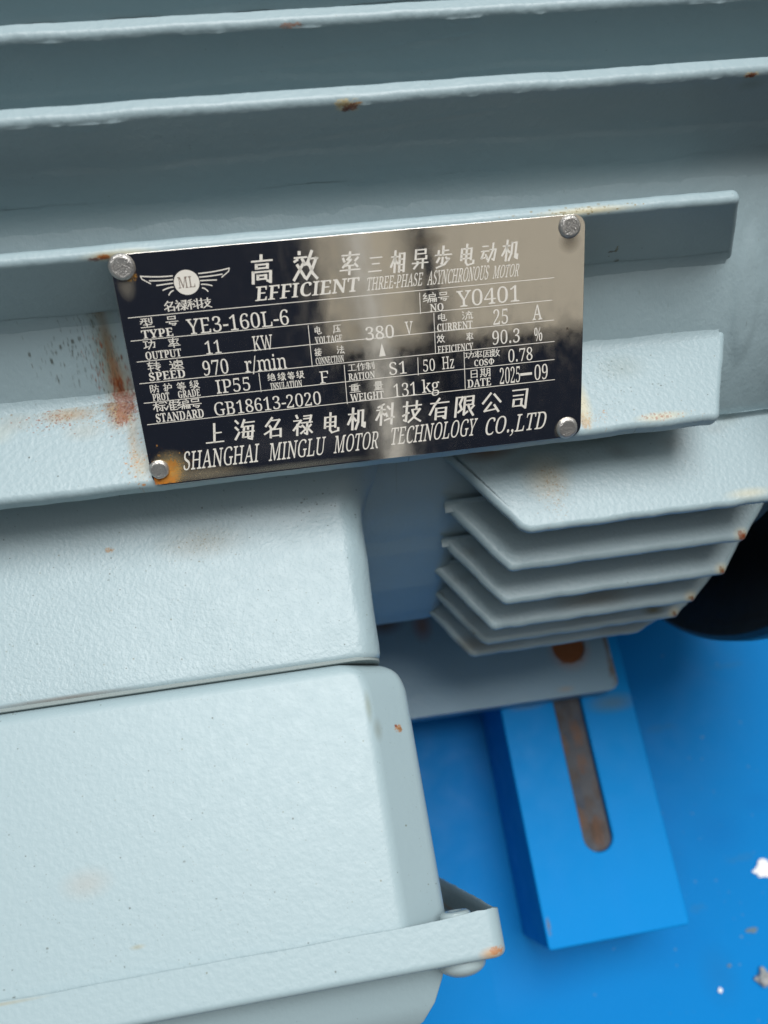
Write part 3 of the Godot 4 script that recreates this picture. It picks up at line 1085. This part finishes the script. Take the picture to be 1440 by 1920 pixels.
const GLYPHS := {
	"高": "7072 13e3 4547 45b5b7 47b7 292f 29d9dfbe 5b5d 5babad 5dad",
	"效": "3031 0383 2405 5477 660f 277e b09587 a4f4 e4bb8f 96ccff",
	"率": "7072 12e2 735585 8549a9 2436 482a d4b6 b8da 0cfc 7a7f",
	"三": "23d3 48b8 1ede",
	"相": "0474 404f 440b 4679 929f 92e2ef 96e6 9aea 9eee",
	"异": "31c1c4 34c4 3138d8d6 0bfb 5a5c2f a9af",
	"步": "7076 3336 73c3 06f6 787d6c 482b a8ca d99d2f",
	"电": "232b 23c3cb 27c7 2aca 707d9ffefc",
	"动": "1272 0686 361c 1c7b 597d 95f5eecd c0c68f",
	"机": "0474 404f 440b 4679 929a7f 92d2ddfefb",
	"编": "30044409 0958 0d5b b0c1 73e3e6 76e6 73785f 898f 89f9ff b9bf d9df 8cfc",
	"号": "3135 31c1c5 35c5 09f9 594cccaf7e",
	"型": "1181 0585 313509 6169 a1a7 d0d9b8 3bcb 797f 0fff",
	"功": "0363 333c 0d6b 75f5edcd b0b66f",
	"压": "21f1 21280f 67d7 939d 3ded b9db",
	"流": "0022 0527 0e39 90b2 53f3 9467d6 c4e7 696c4f a9ae d9defefc",
	"转": "0272 301666 353f 0b7a 83e3 76f6 b0a9f9 e9bc 9bdf",
	"速": "1123 06363b 0e3c6efe 52e2 909c 5458 54e4e8 58e8 985c 98ec",
	"接": "0353 303e1d 0a58 a0a2 62f2 8486 c4b6 57f7 987cdf daad5f 5afa",
	"法": "0022 0527 0e39 63e3 a0a7 47f7 a86eed cbff",
	"防": "010f 0151365a2c a0b2 64f4 94985f 98d8dfbe",
	"护": "0353 303e1d 0a58 a0b2 74e4e9 79e9 747a5f",
	"等": "3005 2262 4255 9074 92e2 b2c4 36d6 7479 09f9 1bfb b9bf8e 4c6e",
	"级": "30044409 0958 0d5b 71d1b6e6 e6bb6f 918a5f 87bcff",
	"绝": "30044409 0958 0d5b a074 92d2b5 75e5ea 757efefb 7aea b5ba",
	"缘": "30044409 0958 0d5b a073 81d1c4 64f4 b47a a5bcaf8e a76b ba6f c9ff e6c8",
	"工": "22d2 727e 0efe",
	"作": "4008 343f 9066 73f3 a3af a7e7 abeb",
	"制": "2004 1383 0686 404f 191d 19797d b1ba e0eecd",
	"因": "111f 11e1ef 1eee 46c6 73784c 78bc",
	"数": "1021 6052 0474 3037 3407 4467 381b6f 6a0f 0a7a b09587 a4f4 e4bb8f 96ccff",
	"标": "0474 404f 440b 4679 82e2 76f6 b6bf9e 9a7d d9fd",
	"准": "0123 0e38 7056 656f a0b2 63f3 a3af 67e7 6beb 6fff",
	"重": "c031 03f3 353a 35c5ca 38c8 3aca 717f 2cdc 0fff",
	"量": "3034 30c0c4 32c2 34c4 06f6 383b 38c8cb 3bcb 787f 2ddd 0fff",
	"日": "313f 31c1cf 38c8 3ece",
	"期": "0272 202b 606b 2565 2868 0b8b 2d0f 5d7f a1aa8f a1e1efce a5e5 a9e9",
	"名": "6016 42c2880c 4669 595f 59d9df 5ede",
	"禄": "2032 04640b 373f 3869 81e1d6 83d3 66f6 b6bf9e 789a ab6e e8ca bafe",
	"科": "6012 0474 414f 440b 4678 92b4 8799 7cfa d0df",
	"技": "0353 303e1d 0a58 63f3 b0b6 76e6ab5f 87acff",
	"上": "707e 77d7 0efe",
	"海": "0022 0527 0e39 7055 72f2 756d 75e5dfae 59f9 a6a7 aaac 6ded",
	"有": "03f3 70350b 575f 57d7dfbe 5ada 5dcd",
	"限": "010f 0151365a2c 71e1e7 74e4 77e7 717eac a7cbff f8cb",
	"公": "6108 92f8 782ecd aaef",
	"司": "11e1efbd 25b5 383d 38a8ad 3dad",
}


func plate_point(x: float, y: float, lift: float) -> Vector3:      # from the nameplate's own plane
	return Vector3(x, y * sin(TILT) + lift * cos(TILT), -y * cos(TILT) + lift * sin(TILT))


func ribbon(g: Geo, pts: PackedVector2Array, wa: float, wb: float) -> void:      # a flat engraved stroke, wa wide where level and wb where upright
	var up := Vector3(0, cos(TILT), sin(TILT))
	var lift := 0.03
	for i in pts.size() - 1:
		var a := pts[i]
		var b := pts[i + 1]
		var d := (b - a).normalized()
		if d == Vector2.ZERO:
			continue
		var w := lerpf(wa, wb, absf(d.y)) * 0.5
		var s := Vector2(-d.y, d.x) * w
		a -= d * w * 0.7
		b += d * w * 0.7
		lift += 0.0007
		g.flat(PackedVector3Array([plate_point(a.x + s.x, a.y + s.y, lift), plate_point(b.x + s.x, b.y + s.y, lift), plate_point(b.x - s.x, b.y - s.y, lift), plate_point(a.x - s.x, a.y - s.y, lift)]), up)


func glyph(g: Geo, c: String, x0: float, y0: float, x1: float, h: float, style: String) -> void:
	var k := 0
	for stroke in GLYPHS[c].split(" "):
		var pts := PackedVector2Array()
		for i in range(0, stroke.length() - 1, 2):
			var px: float = stroke.substr(i, 1).hex_to_int() / 15.0
			var py: float = 1.0 - stroke.substr(i + 1, 1).hex_to_int() / 15.0
			var y: float = y0 + (0.03 + 0.92 * py) * h
			var x := lerpf(x0, x1, px)
			if style == "t":
				x += (py - 0.5) * h * 0.12
			pts.append(Vector2(x, y))
		var thin := 0.075 if style == "s" else 0.06
		var thick := 0.105 if style != "l" else 0.125
		ribbon(g, pts, h * thin, h * thick)
		k += 1


var fonts := {}

func word_arrays(text: String, bold: bool) -> Array:
	if not fonts.has(bold):
		var f := SystemFont.new()
		f.font_names = PackedStringArray(["Droid Serif"])
		f.font_weight = 700 if bold else 400
		f.allow_system_fallback = true
		fonts[bold] = f
	var tm := TextMesh.new()
	tm.font = fonts[bold]
	tm.font_size = 64
	tm.pixel_size = 0.01
	tm.depth = 0.0
	tm.curve_step = 1.5
	tm.text = text
	return tm.surface_get_arrays(0)


func word(text: String, style: String, x0: float, y0: float, x1: float, h: float) -> Geo:
	var bold := style.begins_with("b")
	var ref: PackedVector3Array = word_arrays("H", bold)[Mesh.ARRAY_VERTEX]
	var base := 1e9
	var cap := -1e9
	for p in ref:
		base = minf(base, p.y)
		cap = maxf(cap, p.y)
	var arr := word_arrays(text, bold)
	var vs: PackedVector3Array = arr[Mesh.ARRAY_VERTEX]
	var ids: PackedInt32Array = arr[Mesh.ARRAY_INDEX]
	var lo := 1e9
	var hi := -1e9
	for p in vs:
		lo = minf(lo, p.x)
		hi = maxf(hi, p.x)
	var slant := 0.2 if style.ends_with("i") else 0.0
	var g := Geo.new()
	var up := Vector3(0, cos(TILT), sin(TILT))
	var q := PackedVector3Array()
	for p in vs:
		var y := (p.y - base) / (cap - base) * h
		q.append(plate_point(lerpf(x0, x1, (p.x - lo) / (hi - lo)) + y * slant, y0 + y, 0.035))
	for i in range(0, ids.size(), 3):
		g.tri(q[ids[i]], q[ids[i + 1]], q[ids[i + 2]], up, up, up)
	return g


func build_nameplate(t: Node3D) -> void:
	var g := Geo.new()
	var line := rounded([Vector2(-65, -32.5), Vector2(65, -32.5), Vector2(65, 32.5), Vector2(-65, 32.5)], [3.5, 3.5, 3.5, 3.5], 8)
	var at := Transform3D(Basis(Vector3(1, 0, 0), Vector3(0, sin(TILT), -cos(TILT)), Vector3(0, cos(TILT), sin(TILT))), Vector3.ZERO)
	at.origin = -at.basis.z * 0.45
	slab(g, line, 0.9, 0.13, at, 0.0, 0.0, 3)
	var m := StandardMaterial3D.new()
	m.albedo_color = lin(0.80, 0.765, 0.71)
	m.metallic = 1.0
	m.roughness = 1.0
	m.roughness_texture = noise_tex(0.02, 4, 31, 512, 0.03, 0.13)
	m.uv1_triplanar = true
	m.uv1_scale = Vector3.ONE / 0.05
	m.heightmap_enabled = true
	m.heightmap_texture = noise_tex(0.006, 2, 32, 256)
	m.heightmap_scale = 0.0012
	g.map(plate_point(-65, 32.5, 0), Vector3(1.0 / 130, 0, 0), Vector3(0, -sin(TILT), cos(TILT)) / 65.0)
	var s := stain_sheet(-65, -32.5, 65, 32.5, 8.0)
	for i in 2600:                                    # dust stuck to the polished face
		dab(s, 2, -65 + rng.randf() * 130, -32.5 + rng.randf() * 65, 0.13, 0.13, [Color(0.80, 0.78, 0.72), Color(0.55, 0.54, 0.55), Color(0.30, 0.28, 0.26)][rng.randi() % 3], 0.15 + 0.3 * rng.randf() * rng.randf())
	var np := part("nameplate", g, stained(m, s), t)
	np.set_meta("label", "polished steel nameplate with etched motor data")
	var etched := StandardMaterial3D.new()
	etched.albedo_color = lin(0.82, 0.785, 0.71)
	etched.metallic = 0.1
	etched.roughness = 0.7
	for e in [
		["EFFICIENT", "bi", -28.67, 17.31, -0.3, 17.31, 3.75],
		["THREE-PHASE", "ci", 1.98, 17.48, 17.63, 17.00, 3.44],
		["ASYNCHRONOUS", "ci", 19.15, 17.15, 36.54, 17.11, 3.75],
		["MOTOR", "ci", 37.98, 17.27, 45.49, 17.17, 3.39],
		["TYPE", "b", -60.31, 10.30, -51.92, 10.16, 2.23],
		["YE3-160L-6", "r", -48.02, 10.15, -20.23, 10.09, 4.12],
		["OUTPUT", "b", -60.29, 4.56, -50.64, 4.36, 2.13],
		["11", "r", -44.02, 4.30, -39.72, 4.24, 3.57],
		["KW", "r", -30.95, 3.82, -25.37, 3.82, 4.08],
		["SPEED", "b", -60.43, -1.39, -50.58, -1.62, 2.32],
		["970", "r", -45.53, -1.63, -38.52, -1.69, 4.12],
		["r/min", "r", -33.93, -1.94, -22.25, -1.95, 4.16],
		["PROT", "b", -60.53, -7.26, -55.87, -7.28, 2.07],
		["GRADE", "b", -53.43, -7.16, -47.38, -7.23, 2.07],
		["IP55", "r", -42.74, -7.15, -33.25, -7.04, 3.86],
		["INSULATION", "b", -27.55, -7.68, -18.60, -7.80, 2.01],
		["F", "r", -13.40, -7.46, -10.88, -7.38, 3.52],
		["STANDARD", "b", -60.66, -13.35, -47.31, -13.62, 2.52],
		["GB18613-2020", "r", -44.16, -13.32, -13.69, -13.62, 3.81],
		["SHANGHAI", "i", -55.69, -28.62, -34.04, -28.64, 5.54],
		["MINGLU", "i", -30.88, -28.71, -14.48, -28.90, 5.34],
		["MOTOR", "i", -11.62, -28.93, 1.69, -28.64, 5.27],
		["TECHNOLOGY", "i", 5.30, -28.63, 31.57, -27.99, 5.27],
		["CO.,LTD", "i", 34.48, -28.90, 53.33, -28.49, 5.33],
		["VOLTAGE", "b", -13.59, 3.98, -5.93, 3.98, 1.94],
		["CONNECTION", "b", -14.00, -2.18, -5.99, -1.49, 1.98],
		["380", "r", 0.82, 3.39, 8.93, 3.63, 3.69],
		["V", "r", 12.15, 4.06, 14.48, 4.13, 3.59],
		["NO", "b", 19.69, 9.78, 23.55, 9.81, 2.08],
		["Y0401", "r", 27.44, 10.38, 45.80, 10.17, 4.45],
		["CURRENT", "b", 21.46, 3.93, 31.80, 4.07, 2.12],
		["25", "r", 37.96, 4.27, 42.30, 4.19, 4.29],
		["A", "r", 49.63, 4.44, 52.57, 4.41, 4.31],
		["EFFICIENCY", "b", 21.31, -2.41, 31.81, -2.36, 2.16],
		["90.3", "r", 37.58, -1.50, 45.75, -1.56, 4.02],
		["%", "r", 50.16, -1.70, 52.59, -1.74, 3.88],
		["COS\u03a6", "b", 31.98, -7.30, 37.99, -7.20, 1.89],
		["0.78", "r", 42.30, -7.13, 49.61, -7.22, 3.79],
		["RATION", "b", -5.14, -7.33, 2.53, -7.43, 1.96],
		["S1", "r", 6.83, -7.11, 11.86, -7.13, 3.62],
		["50", "r", 16.80, -7.20, 20.28, -7.26, 3.54],
		["Hz", "r", 22.41, -7.12, 25.96, -7.08, 3.65],
		["WEIGHT", "b", -5.18, -13.60, 4.67, -13.76, 2.21],
		["131", "r", 7.67, -13.88, 14.46, -13.90, 3.97],
		["kg", "r", 16.08, -13.54, 21.32, -13.37, 3.71],
		["DATE", "b", 29.75, -13.34, 36.88, -13.49, 2.36],
		["2025", "r", 39.60, -13.36, 45.76, -13.49, 4.81],
		["09", "r", 50.25, -13.45, 54.27, -13.34, 4.56],
	]:
		sub("word", word(e[0], e[1], e[2], (e[3] + e[5]) / 2.0, e[4], e[6]), etched, np)
	for e in [
		["型", "s", -60.03, 13.10, -56.54, 13.13, 2.66],
		["号", "s", -53.32, 12.91, -50.04, 12.96, 2.77],
		["功", "s", -60.28, 7.20, -57.27, 7.23, 2.81],
		["率", "s", -53.74, 6.96, -50.57, 7.01, 2.73],
		["转", "s", -60.27, 1.05, -56.81, 1.07, 2.77],
		["速", "s", -54.32, 0.90, -50.64, 0.90, 2.78],
		["防", "s", -60.64, -4.89, -58.34, -4.90, 2.34],
		["护", "s", -57.05, -4.94, -54.74, -4.95, 2.35],
		["等", "s", -53.29, -4.91, -51.03, -4.91, 2.25],
		["级", "s", -49.77, -4.90, -47.26, -4.93, 2.36],
		["标", "s", -60.76, -10.37, -57.47, -10.40, 2.88],
		["准", "s", -57.38, -10.41, -54.22, -10.41, 2.89],
		["编", "s", -54.08, -10.43, -50.82, -10.45, 2.89],
		["号", "s", -50.69, -10.51, -47.51, -10.52, 2.90],
		["电", "s", -13.56, 6.62, -11.65, 6.62, 2.30],
		["压", "s", -8.17, 6.46, -6.09, 6.50, 2.41],
		["接", "s", -14.06, 0.52, -12.13, 0.52, 2.30],
		["法", "s", -7.61, 0.49, -5.66, 0.54, 2.36],
		["绝", "s", -27.98, -5.20, -26.00, -5.21, 2.28],
		["缘", "s", -25.13, -5.31, -23.05, -5.33, 2.34],
		["等", "s", -22.30, -5.31, -20.46, -5.31, 2.29],
		["级", "s", -19.81, -5.28, -17.77, -5.30, 2.29],
		["编", "s", 17.87, 12.28, 21.61, 12.42, 2.73],
		["号", "s", 22.12, 12.37, 25.21, 12.47, 2.64],
		["电", "s", 21.60, 6.75, 24.29, 6.78, 2.30],
		["流", "s", 28.96, 6.52, 31.88, 6.59, 2.40],
		["效", "s", 21.30, 0.69, 23.40, 0.73, 2.44],
		["率", "s", 29.84, 0.43, 31.96, 0.47, 2.45],
		["功", "s", 29.24, -4.80, 31.84, -4.81, 2.24],
		["率", "s", 32.00, -4.88, 34.56, -4.89, 2.24],
		["因", "s", 34.72, -4.91, 37.13, -4.90, 2.19],
		["数", "s", 37.23, -5.01, 39.64, -4.95, 2.34],
		["日", "s", 30.38, -10.63, 33.33, -10.63, 2.54],
		["期", "s", 33.71, -10.67, 36.84, -10.64, 2.65],
		["工", "s", -5.11, -4.78, -2.64, -4.79, 2.25],
		["作", "s", -2.44, -4.86, -0.01, -4.86, 2.25],
		["制", "s", 0.19, -4.89, 2.63, -4.89, 2.26],
		["重", "s", -5.16, -11.06, -2.03, -11.04, 2.51],
		["量", "s", 1.99, -11.06, 4.66, -11.04, 2.51],
		["高", "t", -29.01, 21.74, -22.64, 21.84, 7.63],
		["效", "t", -17.07, 21.57, -10.76, 21.68, 7.77],
		["上", "t", -47.58, -21.70, -42.60, -21.78, 6.29],
		["海", "t", -39.17, -21.67, -33.78, -21.68, 6.42],
		["名", "t", -30.82, -21.88, -25.44, -21.89, 6.34],
		["禄", "t", -22.40, -22.09, -16.98, -22.10, 6.38],
		["电", "t", -13.83, -22.48, -9.29, -22.49, 6.40],
		["率", "t", -4.57, 21.81, 0.96, 21.88, 6.28],
		["三", "t", 2.98, 21.79, 7.40, 21.77, 5.23],
		["相", "t", 9.50, 21.25, 13.35, 21.33, 6.00],
		["异", "t", 15.43, 21.71, 19.91, 21.79, 5.64],
		["步", "t", 21.80, 21.33, 26.45, 21.40, 6.03],
		["电", "t", 28.78, 21.29, 32.86, 21.40, 5.97],
		["动", "t", 34.86, 21.71, 39.01, 21.82, 5.22],
		["机", "t", 41.05, 21.54, 45.43, 21.64, 5.81],
		["机", "t", -6.34, -22.34, -1.39, -22.27, 6.88],
		["科", "t", 2.09, -21.91, 7.39, -21.88, 6.68],
		["技", "t", 9.95, -22.07, 15.44, -22.06, 6.71],
		["有", "t", 18.19, -22.16, 23.73, -22.14, 6.73],
		["限", "t", 26.07, -22.09, 31.53, -22.06, 6.76],
		["公", "t", 34.28, -21.82, 39.72, -21.79, 6.67],
		["司", "t", 42.81, -21.70, 48.02, -21.64, 6.58],
		["名", "l", -53.07, 16.76, -50.09, 16.80, 2.82],
		["禄", "l", -50.01, 16.74, -46.93, 16.77, 2.82],
		["科", "l", -46.84, 16.76, -43.80, 16.79, 2.74],
		["技", "l", -43.72, 16.74, -40.52, 16.81, 2.74],
	]:
		g = Geo.new()
		glyph(g, e[0], e[2], (e[3] + e[5]) / 2.0, e[4], e[6], e[1])
		sub("character", g, etched, np)
	for e in [
		["rule", -62.92, 16.10, 55.95, 15.83],
		["rule", -63.41, 9.91, 55.47, 9.60],
		["rule", -62.87, 4.10, 56.05, 3.86],
		["rule", -63.29, -1.96, 56.27, -2.38],
		["rule", -63.13, -7.57, 56.31, -7.76],
		["rule", -63.31, -13.81, 56.48, -13.86],
		["rule", 16.92, 15.26, 16.85, 9.46],
		["rule", -15.07, 9.34, -15.16, -2.31],
		["rule", 20.69, 9.24, 20.63, -2.34],
		["rule", -30.34, -2.58, -30.40, -7.87],
		["rule", -6.07, -2.83, -6.20, -14.21],
		["rule", 15.36, -2.92, 15.22, -8.03],
		["rule", 29.05, -2.70, 29.03, -13.91],
	]:
		g = Geo.new()
		ribbon(g, PackedVector2Array([Vector2(e[1], e[2]), Vector2(e[3], e[4])]), 0.19, 0.19)
		sub("rule_line", g, etched, np)
	g = Geo.new()
	ribbon(g, PackedVector2Array([Vector2(46.1, -11.2), Vector2(49.2, -11.2)]), 0.75, 0.75)
	sub("dash", g, etched, np)
	g = Geo.new()
	g.flat(PackedVector3Array([plate_point(4.2, -1.4, 0.03), plate_point(6.1, -1.4, 0.03), plate_point(5.2, 2.4, 0.03)]), Vector3(0, cos(TILT), sin(TILT)))
	sub("delta_mark", g, etched, np)
	build_emblem(np, etched)
	build_rivets(np)
	build_plate_stains(np)


func build_emblem(np: Node3D, m: Material) -> void:
	var up := Vector3(0, cos(TILT), sin(TILT))
	var c := Vector2(-46.1, 23.9)
	var g := Geo.new()
	var disc := PackedVector3Array()
	for i in 48:
		disc.append(plate_point(c.x + 3.35 * cos(TAU * i / 48), c.y + 3.25 * sin(TAU * i / 48), 0.03))
	g.flat(disc, up)
	sub("emblem_disc", g, m, np)
	var dark := StandardMaterial3D.new()
	dark.albedo_color = lin(0.20, 0.15, 0.12)
	dark.roughness = 0.6
	sub("emblem_letters", word("ML", "r", c.x - 2.3, c.y - 1.4, c.x + 2.1, 2.9), dark, np)
	for i in g.v.size():
		pass
	for side in [-1.0, 1.0]:
		g = Geo.new()
		var tip := 11.7
		# five feathers, the upper one longest, closed by a round tip
		for k in 5:
			var y0 := 2.0 - k * 0.95
			var reach: float = [tip, 9.6, 7.9, 6.5, 5.2][k]
			var pts := PackedVector2Array()
			for i in 9:
				var q := i / 8.0
				pts.append(c + Vector2(side * lerpf(3.45 + 0.1 * k, reach, q), y0 + (0.75 - 0.42 * k) * q * q - 0.1 * q))
			ribbon(g, pts, 0.30, 0.30)
			if k == 0:
				ribbon(g, PackedVector2Array([pts[8], c + Vector2(side * (tip - 0.3), y0 - 0.15), c + Vector2(side * 9.4, 0.5)]), 0.26, 0.26)
		sub("emblem_wing", g, m, np)


func build_rivets(np: Node3D) -> void:
	var zinc := StandardMaterial3D.new()
	zinc.albedo_color = lin(0.62, 0.60, 0.57)
	zinc.metallic = 0.85
	zinc.roughness = 0.3
	zinc.uv1_triplanar = true
	zinc.uv1_scale = Vector3.ONE / 0.012
	zinc.heightmap_enabled = true
	zinc.heightmap_texture = bump_cast
	zinc.heightmap_scale = 0.022
	var up := Vector3(0, cos(TILT), sin(TILT))
	for q in [[-62.1, 29.3, 3.3], [60.4, 29.3, 3.0], [60.5, -29.4, 3.15], [-62.4, -27.4, 2.7]]:
		var g := Geo.new()
		var prof := PackedVector2Array()
		var r: float = q[2]
		for p in [[1.06, -0.2], [1.06, 0.25], [1.0, 0.62], [0.93, 0.95], [0.82, 1.12], [0.7, 1.16], [0.5, 1.08], [0.25, 1.1], [0.02, 1.12]]:
			prof.append(Vector2(p[0] * r, p[1]))
		g.lathe(prof, plate_point(q[0], q[1], 0), (up + Vector3(0.05 * sin(q[0]), 0, 0.06)).normalized(), Vector3(1, 0, 0), 36)
		for i in g.v.size():                          # the heads were hammered, none is quite round
			var p := g.v[i]
			var w := 0.22 * noise.get_noise_3d(p.x * 0.25, p.y * 0.25, p.z * 0.25)
			g.v[i] = p + up * w * 0.6 + (p - plate_point(q[0], q[1], 0)) * w * 0.25
		sub("rivet", g, zinc, np)


func build_plate_stains(np: Node3D) -> void:
	# rust bloom and grime round the rivets: a film on the plate
	var s := stain_sheet(-66, -34, 66, 34, 8.0)
	s.im.fill(Color(0.78, 0.52, 0.22, 0.0))
	# (y runs down the plate on this sheet)
	dab(s, 0, -59.0, 27.5, 7.5, 7, Color(0.66, 0.60, 0.46), 0.55)
	dab(s, 1, -60.5, 28.6, 5.6, 4.6, Color(0.70, 0.54, 0.28), 0.75)
	dab(s, 0, -61, 29, 6.5, 5.5, Color(0.86, 0.60, 0.24), 0.7)
	dab(s, 1, -61.2, 30.4, 5.6, 3.6, Color(0.82, 0.50, 0.14), 0.9)
	dab(s, 1, -63.4, 28.5, 2.2, 4.6, Color(0.66, 0.38, 0.14), 0.85)
	dab(s, 1, -58.4, 26.5, 2.2, 2.6, Color(0.70, 0.44, 0.14), 0.7)
	specks(s, 220, -58.5, 27.5, 3.4, 2.6, 0.1, 0.45, Color(0.66, 0.48, 0.24), 0.7)
	specks(s, 160, -50, 30, 7, 1.2, 0.1, 0.3, Color(0.60, 0.52, 0.38), 0.5)
	dab(s, 0, -50, 30.5, 16, 3.0, Color(0.56, 0.52, 0.44), 0.5)
	dab(s, 0, -25, 31.5, 34, 2.2, Color(0.50, 0.50, 0.46), 0.35)
	dab(s, 1, -60.3, -26.8, 2.2, 2.0, Color(0.72, 0.52, 0.22), 0.9)
	dab(s, 0, -61.8, -24.6, 3.2, 5.5, Color(0.50, 0.48, 0.44), 0.5)
	dab(s, 0, 60.6, -25.5, 4.2, 4.5, Color(0.42, 0.38, 0.32), 0.45)
	dab(s, 0, 60.2, 29.8, 4.6, 4.6, Color(0.60, 0.58, 0.48), 0.5)
	dab(s, 2, 42.4, -20.5, 0.5, 0.6, Color(0.25, 0.22, 0.18), 0.5)
	dab(s, 2, 60.2, -1.0, 0.5, 0.6, Color(0.25, 0.22, 0.18), 0.5)
	dab(s, 0, 20, -29, 7, 2.5, Color(0.44, 0.40, 0.34), 0.3)
	dab(s, 0, -20, 24, 40, 8, Color(0.42, 0.42, 0.44), 0.1)
	var g := Geo.new()
	g.flat(PackedVector3Array([plate_point(-64.4, -32.0, 0.02), plate_point(64.6, -32.0, 0.02), plate_point(64.6, 32.0, 0.02), plate_point(-64.4, 32.0, 0.02)]), Vector3(0, cos(TILT), sin(TILT)))
	g.map(plate_point(-66, 34, 0), Vector3(1.0 / 132, 0, 0), Vector3(0, -sin(TILT), cos(TILT)) / 68.0)
	var m := StandardMaterial3D.new()
	m.transparency = BaseMaterial3D.TRANSPARENCY_ALPHA
	m.albedo_texture = ImageTexture.create_from_image(s.im)
	m.roughness = 0.85
	sub("rust_film", g, m, np, "orange rust bloom round the lower left rivet")
